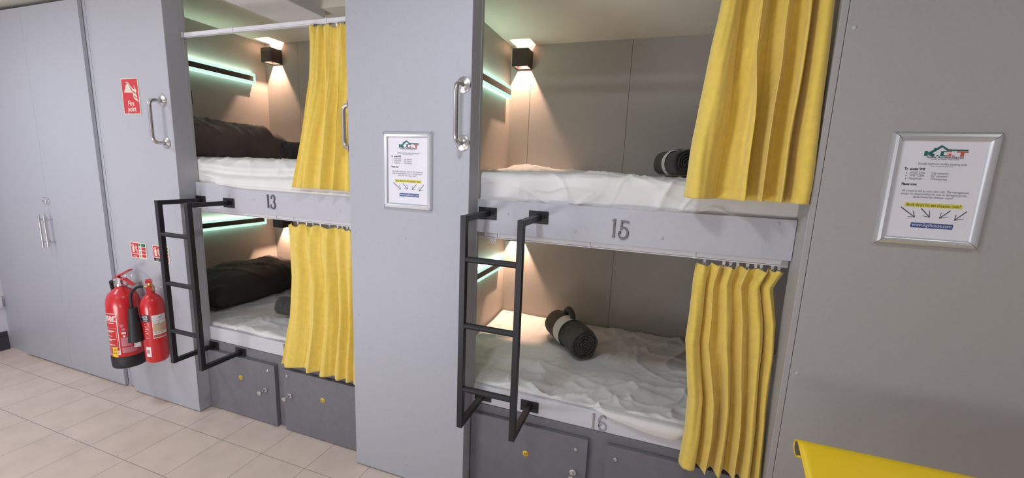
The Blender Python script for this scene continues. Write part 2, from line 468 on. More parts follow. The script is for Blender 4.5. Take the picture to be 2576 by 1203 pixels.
number('n', '16', 'pewter number 16 coloured paler as if lit on the white board of the lower right bunk', 1.130, .457, .074, .100, M['pewter_lit'])

# ------------------------------------------------------------------ mattresses under sheets
def ridged(p, f, seed):
    q = Vector((p.x * f + seed * 7.3, p.y * f + seed * 3.1, p.z * f + seed))
    w = Vector((noise.noise(q * .6 + Vector((5, 1, 2))), noise.noise(q * .6 + Vector((9, 4, 7))), 0)) * .9
    n = noise.noise(q + w)
    return (1 - min(1, abs(n) * 2.2)) ** 2.2

def crease(p, f, seed, ang, stretch, k):
    # long thin creases running along a direction
    c_, s_ = math.cos(ang), math.sin(ang)
    ux, uy = (p.x * c_ + (p.y + p.z) * s_) * f * stretch, (-p.x * s_ + (p.y + p.z) * c_) * f
    w1 = noise.noise(Vector((ux * 1.3, uy * .9, seed))); 
    n = noise.noise(Vector((ux + .5 * w1, uy + .7 * w1, seed * 3.7)))
    msk = max(0, min(1, .5 + 1.8 * noise.noise(Vector((p.x * 2.3 + seed, p.y * 2.3, p.z * 2 + 9)))))
    return (1 - min(1, abs(n) * 2.6)) ** k * msk

def cloth(p, seed):
    d = .55 * (noise.noise(p * 2.4 + Vector((seed, 0, 0))) + .5 * noise.noise(p * 5.2 + Vector((0, seed, 0))))
    d += .62 * crease(p, 4.2, seed, .65, .42, 5) + .60 * crease(p, 4.8, seed + 5, -.55, .40, 5)
    d += .42 * crease(p, 8.5, seed + 11, .95, .45, 4) + .36 * crease(p, 10, seed + 17, -.2, .4, 4)
    d += .05 * noise.noise(p * 26)
    return max(d, -.5)

def mattress(label, x0, x1, y0, z0, z1, amp, seed, extra=None, front=None, rad=.035, nx=330):
    """a sheeted mattress: a profile in (y, z) swept along x, displaced by creases"""
    prof = []
    h = z1 - z0
    rr = min(rad, h * .48)
    nfront = 22
    for k in range(nfront): prof.append((y0, lerp(z0, z1 - rr, k / nfront), (-1, 0)))
    for k in range(9):
        a = PI / 2 * k / 8
        prof.append((y0 + rr - rr * math.cos(a), z1 - rr + rr * math.sin(a), (-math.cos(a), math.sin(a))))
    ny = 110
    yb = D - .012
    for k in range(1, ny + 1): prof.append((lerp(y0 + rr, yb, k / ny), z1, (0, 1)))
    prof.append((yb, z0, (1, 0)))
    bm = B(); rows = []
    for i in range(nx + 1):
        x = lerp(x0, x1, i / nx); row = []
        for j, (y, z, n) in enumerate(prof):
            p = Vector((x, y, z)); d = 0
            if j < len(prof) - 1:
                d = amp * cloth(p, seed)
                edge = min(1, (x - x0) / .04, (x1 - x) / .04, (yb - y) / .03 if z >= z1 - 1e-6 else 1)
                d *= max(0, edge)
                if j < 3: d *= j / 3
            py, pz = y + n[0] * d, z + n[1] * d
            if front: py, pz = front(x, y, z, py, pz, j, nfront)
            if extra and n[1] > .3: pz += extra(x, y)
            row.append(bm.verts.new((x, py, pz)))
        rows.append(row)
    for a, c in zip(rows, rows[1:]):
        for j in range(len(prof) - 1):
            f = bm.faces.new((a[j], a[j + 1], c[j + 1], c[j])); f.smooth = True
    for row in (rows[0], rows[-1]):
        bm.faces.new(row)
    # underside
    for a, c in zip(rows, rows[1:]): bm.faces.new((a[0], c[0], c[-1], a[-1]))
    bmesh.ops.recalc_face_normals(bm, faces=bm.faces)
    o = obj('mattress', bm, M['sheet'])
    tag(o, label, 'mattress'); return o

def front13(x, y, z, py, pz, j, nf):
    # three long sagging folds along the hanging side of the sheet
    if j < nf + 6:
        t = (z - 1.427) / (1.585 - 1.427)
        sag = .34 * math.sin(PI * max(0, min(1, (x + 1.45) / 1.25)))
        w = 0
        for c0, wd, a in ((.34, .085, .024), (.66, .11, .020), (.05, .08, .016)):
            dd = (t + sag * (1 - .5 * t) - c0 - .14) / wd
            w += a * math.exp(-dd * dd)
        py -= w
        # hem hanging over the front board
        lowx = smooth01(-1.20, -.80, x); k = min(1, lowx * 3)
        if j < 6: ty, tz = .083 - .004 * math.sin(j), lerp(1.427 - .020 * lowx, 1.432, j / 6)
        elif j < 12: ty, tz = lerp(.082, py, (j - 6) / 6), pz
        else: ty, tz = py, pz
        py = lerp(py, ty, k); pz = lerp(pz, tz, k)
        py = max(py, lerp(.114, .078, smooth01(-1.245, -1.14, x)))
    return py, pz
mattress('thick white-sheeted mattress on the upper left bunk under the brown pillow', -1.825, .245, .120, 1.422, 1.570, .014, 1, front=front13)

def front15(x, y, z, py, pz, j, nf):
    return max(py, lerp(.113, .095, smooth01(.57, .68, x))), pz
def extra15(x, y):
    return .038 * math.exp(-((x - .56) / .13) ** 2 - ((y - .86) / .17) ** 2) + .018 * math.exp(-((x - .82) / .16) ** 2 - ((y - .88) / .2) ** 2)
mattress('thick white-sheeted mattress on the upper right bunk numbered 15', .335, 2.315, .118, 1.428, 1.558, .020, 2, extra=extra15, front=front15)

def front16(x, y, z, py, pz, j, nf):
    grow = smooth01(1.09, 1.42, x) * (1 - smooth01(1.46, 1.56, x)); k = min(1, grow * 5)
    if j < nf + 9: py = max(py, .1195)
    if j < nf:
        t = j / nf
        hemz = .548 - (.046 + .014 * noise.noise(Vector((x * 6, 3, 0)))) * grow
        fy = .092 - .010 * grow + .006 * noise.noise(Vector((x * 11, t * 2, 1)))
        if t > .6: ty, tz = lerp(fy, .124, (t - .6) / .4), .556 + .004 * math.sin(PI * (t - .6) / .4)
        else: ty, tz = fy - .007 * grow * math.sin(PI * t / .6), lerp(hemz, .555, t / .6)
        py = lerp(py, ty, k); pz = lerp(pz, tz, min(1, k * 1.5))
    elif j < nf + 9: pz = max(pz, lerp(pz, .558, k))
    return py, pz
def extra14(x, y): return .030 * smooth01(.75, 1.08, y) * (1 - smooth01(-1.6, -1.0, x)) + .012 * noise.noise(Vector((x * 3, y * 3, 5)))
mattress('rumpled white-sheeted mattress on the lower left bunk under the black pillow', -1.825, .245, .122, .512, .552, .024, 3, extra=extra14, rad=.02)
def extra16(x, y): return .012 * smooth01(.9, 1.08, y) * (1 - smooth01(.3, .7, x))
mattress('creased white-sheeted mattress on the lower right bunk numbered 16', .335, 2.315, .122, .524, .549, .038, 4, extra=extra16, front=front16, rad=.014)

# ------------------------------------------------------------------ pillows
def pillow(label, cx, cy, cz, lx, ly, th, m, seed, tilt=(0, 0, 0), cat='pillow', ex=.36):
    bm = B(); n = 56
    def P(u, v, s):
        cu = 1 - abs(u) ** 3.2; cv = 1 - abs(v) ** 3.2
        t = (max(cu, 0) * max(cv, 0)) ** ex
        pin = 1 - .055 * (1 - abs(v) ** 2) * abs(u) ** 3
        pin2 = 1 - .055 * (1 - abs(u) ** 2) * abs(v) ** 3
        p = Vector((u * lx / 2 * pin, v * ly / 2 * pin2, s * th / 2 * t))
        q = Vector((p.x * 5, p.y * 5, s + seed))
        w = .026 * crease(Vector((p.x, p.y, 0)), 7, seed, .5, .35, 2.5) + .020 * crease(Vector((p.x, p.y, 0)), 12, seed + 4, .25, .3, 2.5) + .012 * noise.noise(q * 1.6)
        p.z += s * w * t
        return p
    grid = {}
    for s in (1, -1):
        for i in range(n + 1):
            for j in range(n + 1):
                if s == -1 and (i in (0, n) or j in (0, n)): grid[s, i, j] = grid[1, i, j]; continue
                grid[s, i, j] = bm.verts.new(P(-1 + 2 * i / n, -1 + 2 * j / n, s))
    for s in (1, -1):
        for i in range(n):
            for j in range(n):
                f = [grid[s, i, j], grid[s, i + 1, j], grid[s, i + 1, j + 1], grid[s, i, j + 1]]
                bm.faces.new(f if s == 1 else f[::-1]).smooth = True
    R = Matrix.Rotation(tilt[2], 4, 'Z') @ Matrix.Rotation(tilt[1], 4, 'Y') @ Matrix.Rotation(tilt[0], 4, 'X')
    bmesh.ops.transform(bm, matrix=Matrix.Translation((cx, cy, cz)) @ R, verts=bm.verts)
    o = obj('pillow', bm, m); tag(o, label, cat); return o
pillow('plump brown-black pillow against the head wall of the upper left bunk', -1.595, .52, 1.692, .46, .78, .240, M['pillow'], 3, (0, .14, 0), ex=.34)
pillow('black pillow against the head wall of the lower left bunk', -1.56, .64, .665, .50, .90, .225, M['pillow2'], 8, (0, .06, 0), ex=.50)

# ------------------------------------------------------------------ rolled blankets
def roll(label, a, c, R, band=None, loop=False, seed=0):
    a = Vector(a); c = Vector(c); ax = (c - a); Ln = ax.length; ax.normalize()
    t = thing('rolled_blanket', label, 'blanket', ((a + c) / 2 - Vector((0, 0, R))))
    seg = 56; bm = B()
    u = ax.cross(Vector((0, 0, 1))).normalized(); v = u.cross(ax).normalized()
    if v.z < 0: v = -v
    prof = []
    ne = 22
    for k in range(ne + 1):
        r = R * .93 * k / ne; prof.append((r, .006 * math.cos(2 * PI * k / ne * 4.5) - .003 * (1 - k / ne)))
    prof += [(R * .97, .006), (R, .018)]
    for k in range(1, 14): prof.append((R, .018 + (Ln - .036) * k / 14))
    prof += [(R, Ln - .018), (R * .97, Ln - .006)]
    for k in range(ne, -1, -1): prof.append((R * .93 * k / ne, Ln - .006 * math.cos(2 * PI * k / ne * 4.5) + .003 * (1 - k / ne)))
    rings = []
    for r, h in prof:
        if r < 1e-6: rings.append([bm.verts.new(a + ax * h)]); continue
        ring = []
        for k in range(seg):
            th = 2 * PI * k / seg
            rr = r
            if r >= R * .9:
                q = Vector((math.cos(th) * 1.5, math.sin(th) * 1.5, h * 6 + seed))
                rr = r * (1 + .10 * noise.noise(q)) 
                # the loose outer edge of the blanket
                dth = (th - 2.2) % (2 * PI)
                rr *= 1 + .05 * (1 - dth / (2 * PI))
            elif r > R * .2:
                # turn the rings into a spiral
                rr = r * (1 - .10 * th / (2 * PI))
            zz = math.sin(th) * rr
            if zz < -R * .9: zz = -R * .9
            hh = h + (.009 * noise.noise(Vector((r * 40, math.cos(th) * 1.5, math.sin(th) * 1.5 + seed))) if (h < .02 or h > Ln - .02) else 0)
            ring.append(bm.verts.new(a + ax * hh + u * math.cos(th) * rr + v * zz))
        rings.append(ring)
    for p, q in zip(rings, rings[1:]):
        for k in range(seg):
            k2 = (k + 1) % seg
            if len(p) == 1: f = bm.faces.new((p[0], q[k2], q[k]))
            elif len(q) == 1: f = bm.faces.new((p[k], p[k2], q[0]))
            else: f = bm.faces.new((p[k], p[k2], q[k2], q[k]))
            f.smooth = True
    bmesh.ops.recalc_face_normals(bm, faces=bm.faces)
    obj('blanket', bm, M['fleece'], t)
    if band:
        h0, h1 = band
        b2 = B(); rg = []
        for h in (h0, (h0 + h1) / 2, h1):
            ring = []
            for k in range(seg):
                th = 2 * PI * k / seg; rr = R * 1.075
                zz = max(math.sin(th) * rr, -R * .92)
                ring.append(b2.verts.new(a + ax * h + u * math.cos(th) * rr + v * zz))
            rg.append(ring)
        for p, q in zip(rg, rg[1:]):
            for k in range(seg): b2.faces.new((p[k], p[(k + 1) % seg], q[(k + 1) % seg], q[k])).smooth = True
        bmesh.ops.recalc_face_normals(b2, faces=b2.faces)
        bd = obj('paper_band', b2, M['band'], t, label='off-white paper band around the blanket')
        if loop:
            b3 = B()   # printed bars on the band, on the side facing the room
            for k in range(16):
                hh = h0 + .012 + k * .0016
                th0, th1 = -.10, .28
                if k % 3 == 1: continue
                vs = []
                for th in (th0, th1):
                    for h in (hh, hh + .0010):
                        vs.append(b3.verts.new(a + ax * h + (-u * math.cos(th) + v * math.sin(th)) * R * 1.082))
                b3.faces.new((vs[0], vs[1], vs[3], vs[2]))
            for k in range(4):
                hh = h1 - .034 + k * .007
                vs = []
                for th in (-.35 , -.35 + (.35 if k % 2 else .22)):
                    for h in (hh, hh + .0028):
                        vs.append(b3.verts.new(a + ax * h + (-u * math.cos(th) + v * math.sin(th)) * R * 1.082))
                b3.faces.new((vs[0], vs[1], vs[3], vs[2]))
            obj('print', b3, M['greyink'], bd)
    if loop:
        b4 = B(); top = a + ax * (band[0] - .035)
        pts = []
        for k in range(17):
            th = PI * (.02 + .96 * k / 16)
            pts.append(top + ax * (.045 - .05 * math.cos(th)) + v * (R * .93 + .050 * math.sin(th)) + u * (-.01))
        tube(b4, pts, [.016] * 17, 10)
        obj('carry_loop', b4, M['fleece'], t, smooth=True)
    return t
roll('rolled charcoal blanket with spiral end beside the brown pillow on the upper left bunk', (-1.085, .575, 1.639), (-1.03, .95, 1.639), .061, seed=1)
roll('dark rolled blanket half hidden behind the curtain on the lower left bunk', (-.935, .35, .637), (-.62, .42, .637), .058, seed=2)
roll('rolled charcoal blanket with white band behind the curtain on the upper right bunk', (1.440, .60, 1.638), (1.340, .93, 1.638), .066, band=(.13, .18), seed=3)
roll('rolled black blanket with paper band and loop lying on the lower right bunk', (.800, .825, .645), (1.018, .545, .645), .081, band=(.125, .20), loop=True, seed=4)

# ------------------------------------------------------------------ wall lamps, reading-light bars
def lamp(label, cx, cy, z0, z1, power, up=45):
    w = .105; t = thing('wall_lamp', label, 'lamp', (cx, cy, z0))
    b = B(); x0, x1, y0, y1 = cx - w / 2, cx + w / 2, cy - w / 2, cy + w / 2
    th = .004
    box(b, x0, x1, y0, y0 + th, z0, z1); box(b, x0, x1, y1 - th, y1, z0, z1)
    box(b, x0, x0 + th, y0 + th, y1 - th, z0, z1); box(b, x1 - th, x1, y0 + th, y1 - th, z0, z1)
    obj('housing', b, M['lamp'], t)
    for zz in (z0 + .004, z1 - .006):
        b = B(); ax, ay = .040, .046
        box(b, x0 + th, x1 - th, y0 + th, cy - ay, zz, zz + .002); box(b, x0 + th, x1 - th, cy + ay, y1 - th, zz, zz + .002)
        box(b, x0 + th, cx - ax, cy - ay, cy + ay, zz, zz + .002); box(b, cx + ax, x1 - th, cy - ay, cy + ay, zz, zz + .002)
        obj('shutter', b, M['lamp'], t)
    b = B(); lathe(b, [(.012, 0), (.012, .003), (.010, .0045), (0, .005)], (cx, y1 - th, (z0 + z1) / 2), (0, -1, 0), 16)
    obj('bulb', b, M['bulb'], t)
    for s, pw in ((-1, power), (1, up)):
        ld = bpy.data.lights.new('lamp_light', 'SPOT'); ld.energy = pw; ld.color = (1.0, .61, .43); ld.shadow_soft_size = .006
        ld.spot_size = math.radians(110); ld.spot_blend = 1.0
        lo = bpy.data.objects.new('lamp_light', ld); C.objects.link(lo); lo.location = (cx, cy, (z0 + z1) / 2 - s * .026)
        lo.rotation_euler = (0 if s < 0 else PI, 0, 0)
    return t
PW = 38.0
lamp('dark cube up-and-down wall lamp in the corner of the upper left bunk', -1.715, 1.0665, 2.342, 2.450, PW)
lamp('dark cube wall lamp half hidden by the yellow curtain of the lower left bunk', -1.690, 1.0665, 1.008, 1.116, 34)
lamp('dark cube up-and-down wall lamp in the corner of the upper right bunk', .418, 1.0665, 2.222, 2.330, PW, 10)
lamp('dark cube wall lamp hidden behind the front board in the lower right bunk', .418, 1.0665, 1.092, 1.200, 38)

def bar(label, xw, y0, y1, z0, z1):
    t = thing('light_bar', label, 'light', (xw, (y0 + y1) / 2, (z0 + z1) / 2))
    b = B(); box(b, xw + .002, xw + .033, y0 + .003, y1 - .003, z0 + .010, z1 - .010); obj('core', b, M['white'], t)
    for za, zb, m_ in ((z1 - .010, z1 - .003, 'led_up'), (z0 + .003, z0 + .010, 'led')):
        b = B(); box(b, xw + .002, xw + .033, y0 + .003, y1 - .003, za, zb); obj('glowing_edge', b, M[m_], t, label='mint green glowing acrylic edge')
    b = B(); box(b, xw + .033, xw + .036, y0, y1, z0, z1, .001, 1); obj('front_pane', b, M['ledfront'], t, label='frosted pale green border of the light bar')
    b = B(); box(b, xw, xw + .002, y0 + .03, y1 - .03, z0 + .02, z1 - .02); obj('back_plate', b, M['white'], t)
    h = z1 - z0
    b = B(); box(b, xw + .0355, xw + .039, y0 + .022, y1 - .022, z0 + h * .28, z1 - h * .27, .001, 1); obj('face_strip', b, M['ledface'], t, label='dark strip along the middle of the light bar')
    return t
bar('mint green glowing light bar on the head wall of the upper left bunk', XA, .36, .985, 2.163, 2.245)
bar('mint green glowing light bar on the head wall of the lower left bunk', XA, .36, 1.008, 1.032, 1.112)
bar('mint green glowing light bar on the head wall of the upper right bunk', XB, .44, 1.056, 2.028, 2.105)
bar('mint green glowing light bar on the head wall of the lower right bunk', XB, .44, 1.026, .900, .975)

so = thing('light_switch', 'small white switch plate under the light bar of the lower left bunk', 'switch', (XA, .45, .96))
b = B(); box(b, XA, XA + .010, .415, .500, .925, 1.005, .003, 2); obj('faceplate', b, M['white'], so)
b = B(); box(b, XA + .010, XA + .014, .45, .465, .955, .975, .001, 1); obj('rocker_switch', b, M['white'], so)
so = thing('light_switch', 'dark switch plate beside the left jamb of the upper left bunk', 'switch', (XA, .45, 1.985))
b = B(); box(b, XA, XA + .012, .415, .502, 1.935, 2.035, .003, 2); obj('faceplate', b, M['rubber'], so)
b = B(); box(b, XA + .012, XA + .015, .45, .465, 1.975, 1.995, .001, 1); obj('rocker_switch', b, M['rubber'], so)

# ------------------------------------------------------------------ ladders
def ladder(label, xs, yf, ztop, zbot, rungs, yt, yl):
    t = thing('bunk_ladder', label, 'ladder', (sum(xs) / 2, yf, zbot))
    s = .0125
    for x in xs:
        b = B(); box(b, x - s, x + s, yf - s, yf + s, zbot, ztop, .0015, 1); obj('stile', b, M['black'], t)
        for z, yb, off in ((ztop - s, yt, 0), (zbot + s, yl, 0)):
            b = B(); box(b, x - s, x + s, yf + s + .0005, yb - .004, z - s + (.0005), z + s - .0005, .0015, 1); obj('arm', b, M['black'], t)
            b = B()
            zc = z + (.0 if z > 1 else -.002)
            box(b, x - .043, x + .043, yb - .004, yb - .0003, zc - .027, zc + .027, .0012, 1)
            for dx in (-.03, .03): lathe(b, [(.0045, 0), (.0045, .0015), (0, .0022)], (x + dx, yb - .004, zc), (0, -1, 0), 10)
            obj('mounting_plate', b, M['black'], t)
    for z in rungs:
        b = B(); tube(b, [(xs[0] + s, yf, z), (xs[1] - s, yf, z)], .0125, 16); obj('rung', b, M['black'], t, smooth=True, auto=60)
    return t
ladder('black metal bunk ladder beside the fire extinguishers', (-1.214, -.983), -.130, 1.333, .400, (1.150, .874, .597), .090, .0955)
ladder('black metal bunk ladder in front of the right bunk below number 15', (.612, .846), -.145, 1.388, .484, (1.214, .938, .660), .090, .1)

# ------------------------------------------------------------------ grab handles
def grab(label, kind, x, z0, z1):
    t = thing('grab_handle', label, 'handle', (x, 0, (z0 + z1) / 2), 'steel grab handles')
    if kind == 'front':
        def Q(s, h, d=0): return Vector((x, -s, h))
        n = (0, -1, 0)
    else:
        yy, sx, xx = kind
        def Q(s, h, d=0): return Vector((xx + sx * s, yy, h))
        n = (sx, 0, 0)
    so = .068 if kind == 'front' else .05
    b = B(); tube(b, bend([Q(.002, z0), Q(so, z0), Q(so, z1), Q(.002, z1)], .034, 8), .0098, 18); obj('bar', b, M['steel'], t, smooth=True, auto=60)
    for z in (z0, z1):
        b = B(); p = Q(0, z)
        lathe(b, [(0, .010), (.0115, .010), (.013, .0085), (.024, .008), (.031, .005), (.0325, .0)], p, n, 32)
        obj('flange', b, M['steel'], t, smooth=True, auto=50)
    return t
grab('polished steel grab handle beside the red fire point sign', 'front', -1.312, 1.640, 1.869)
grab('polished steel grab handle on the middle panel near the framed notice', 'front', .5265, 1.672, 1.904)
grab('polished steel grab handle in front of the upper left yellow curtain', (.030, -1, -.06), -.06, 1.640, 1.838)
grab('steel grab handle behind the upper right yellow curtain', (.076, -1, 1.785), 1.785, 1.655, 1.876)

# ------------------------------------------------------------------ curtain tracks
def track(label, x0, x1, y, z0, z1, gl, endcap=None, joints=()):
    t = thing('curtain_track', label, 'curtain rail', ((x0 + x1) / 2, y, z0))
    b = B(); box(b, x0, x1, y - .009, y + .009, z0 + .005, z1, .0015, 1); box(b, x0, x1, y - .011, y + .011, z0, z0 + .0045, .001, 1)
    obj('rail', b, M['white'], t)
    for x in joints:
        b = B(); box(b, x - .0035, x + .0035, y - .0125, y + .0125, z0 - .0012, z1 + .0005, .001, 1); obj('joint_clip', b, M['white'], t)
    if endcap is not None:
        for e in endcap:
            b = B(); box(b, e - .011, e + .011, y - .014, y + .013, z0 - .003, z1 + .002, .002, 1); obj('end_cap', b, M['grey_pl'], t)
    g0 = None
    for x in gl:
        if g0 is None:
            b = B()
            box(b, x - .005, x + .005, y - .004, y + .004, z0 - .006, z0 - .0002, .001, 1)
            prism(b, [(x - .006, z0 - .006), (x + .006, z0 - .006), (x + .0028, z0 - .016), (x - .0028, z0 - .016)], y - .002, y + .002)
            pts = [(x + .005 * math.cos(a), y, z0 - .021 + .0065 * math.sin(a)) for a in [2 * PI * k / 12 for k in range(13)]]
            tube(b, pts, .0012, 6)
            g0 = obj('glider', b, M['white'], t); gx = x
        else:
            g = g0.copy(); C.objects.link(g); g.parent = t; g.location = (x - gx, 0, 0)
    return t
rnd = random.Random(3)
track('white curtain track across the top of the upper left bunk opening', -1.247, -.062, .094, 2.221, 2.244, [-.33, -.28, -.24, -.19, -.15, -.10], endcap=(-1.236,), joints=(-.86, -.245))
track('white curtain track under the front board of the upper left bunk', -1.247, -.062, .122, 1.248, 1.272, [-.515, -.455, -.41, -.36, -.30, -.245, -.215, -.185, -.165, -.145, -.125, -.10], joints=(-.535, -.155, -.66))
track('white curtain track under the front board of the upper right bunk', .565, 1.783, .122, 1.262, 1.288,
      [.585, .616, .626, .638, 1.508, 1.575, 1.598, 1.622, 1.655, 1.682, 1.700, 1.736, 1.757, 1.78 - .008][:13], endcap=(.578, 1.770), joints=(.648, 1.065, 1.47))
track('white curtain track across the top of the upper right bunk opening', .565, 1.783, .094, 2.330, 2.353, [1.50, 1.55, 1.6, 1.65, 1.7, 1.75])

# ------------------------------------------------------------------ curtains
def curtain(label, rows, rt, rb, seed, y_top, y_bot, a_top, a_bot, hem=.03, over=.55, swirl=1.0, bulge=0.0, zb_var=None):
    """rows: (z, x_left, x_right) from top to bottom; rt / rb: where the fold ridges sit at top and bottom"""
    nu, nv = 330, 110
    ztop, zbot = rows[0][0], rows[-1][0]
    XL = [(-r[0], r[1]) for r in rows]; XR = [(-r[0], r[2]) for r in rows]
    def phase(rid):
        g = [(0.0, -.5 if rid[0] > .03 else 0)] + [(r, float(k)) for k, r in enumerate(rid)] + [(1.0, len(rid) - .5 if rid[-1] < .97 else len(rid) - 1 + .01)]
        return g
    pt, pb = phase(rt), phase(rb)
    rd = random.Random(seed)
    ak = [rd.uniform(.7, 1.25) for _ in range(len(rt) + 3)]
    sk_ = [rd.uniform(-1, 1) for _ in range(len(rt) + 3)]
    bm = B(); G = []
    for j in range(nv + 1):
        v = j / nv; z = lerp(ztop, zbot, v); s = smooth01(.05, .75, v)
        xl = interp(XL, -z); xr = interp(XR, -z); W = xr - xl; row = []
        head = math.exp(-((ztop - z) / .045) ** 2)
        for i in range(nu + 1):
            u = i / nu
            ph = lerp(interp(pt, u), interp(pb, u), s) + .16 * noise.noise(Vector((u * 5 + seed, v * 2.2, 3.3 * seed))) * min(1, u / .05, (1 - u) / .05)
            k = int(round(ph)) + 1; k = max(0, min(len(ak) - 1, k))
            w = math.cos(2 * PI * ph)
            fold = (abs((w + 1) / 2) ** .75) * 2 - 1
            A = lerp(a_top, a_bot, s) * ak[k]
            env = min(1, u / .03, (1 - u) / .03)
            y = lerp(y_top, y_bot, v) - A * fold * (.35 + .65 * env)
            # secondary creases
            n1 = noise.noise(Vector((u * 14 + seed, v * 1.3, seed * 2.1))); n2 = noise.noise(Vector((u * 34, v * 3 + seed, 4)))
            y -= A * (.45 * n1 + .14 * n2)
            x = xl + W * u + over * A * math.sin(2 * PI * ph) * sk_[k] * .9 * env + swirl * .006 * noise.noise(Vector((u * 6, v * 4, seed))) * env
            # gathered heading
            y += head * (.007 * math.sin(u * 2 * PI * len(rt) * 1.7 + seed + 2 * noise.noise(Vector((u * 4, 1, seed)))) + .012 * noise.noise(Vector((u * 13, 0, seed))))
            zz = z
            if j <= 5: zz += (.011 * noise.noise(Vector((u * 12, 7, seed))) - .009 * (1 + math.cos(2 * PI * len(rt) * 1.5 * u)) * .5) * (1 - j / 6)
            y -= bulge * math.sin(PI * min(1, v * 1.0)) 
            # stitched hem: a slight ridge
            if abs(z - (zbot + hem)) < .0045: y += .0018
            row.append(bm.verts.new((x, y, zz)))
        G.append(row)
    for a, c in zip(G, G[1:]):
        for i in range(nu): bm.faces.new((a[i], a[i + 1], c[i + 1], c[i])).smooth = True
    bmesh.ops.recalc_face_normals(bm, faces=bm.faces)
    o = obj('curtain', bm, M['yellow'])
    md = o.modifiers.new('thickness', 'SOLIDIFY'); md.thickness = .0022; md.offset = 0
    tag(o, label, 'curtain', 'yellow bunk curtains'); return o
curtain('yellow curtain on the lower right bunk, hanging over the locker doors',
        [(1.249, 1.478, 1.770), (1.18, 1.474, 1.742), (1.05, 1.474, 1.765), (.94, 1.470, 1.770), (.72, 1.500, 1.770), (.58, 1.502, 1.776), (.438, 1.492, 1.780)],
        [.10, .26, .42, .60, .78, .94], [.07, .32, .50, .68, .82, .95], 5, .105, .036, .019, .026, over=.5)
curtain('yellow curtain on the upper right bunk, its top out of the frame',
        [(2.316, 1.470, 1.764), (1.98, 1.440, 1.772), (1.83, 1.423, 1.777), (1.70, 1.413, 1.778), (1.60, 1.408, 1.779), (1.497, 1.404, 1.780)],
        [.07, .36, .60, .78, .94], [.11, .47, .64, .79, .95], 11, .038, .022, .030, .040, over=.6)
curtain('yellow curtain on the upper left bunk, beside the handle and middle panel',
        [(2.212, -.340, -.068), (1.97, -.352, -.068), (1.78, -.388, -.067), (1.58, -.438, -.067), (1.436, -.478, -.067)],
        [.14, .42, .70, .93], [.20, .52, .70, .90], 21, .080, .050, .016, .022, over=.5)
curtain('yellow curtain on the lower left bunk, covering the locker numbered 14',
        [(1.236, -.568, -.066), (1.16, -.560, -.066), (.94, -.550, -.066), (.71, -.562, -.066), (.46, -.610, -.066), (.424, -.622, -.066)],
        [.12, .32, .52, .70, .84, .95], [.12, .38, .58, .74, .86, .95], 31, .105, .055, .015, .022, over=.5)

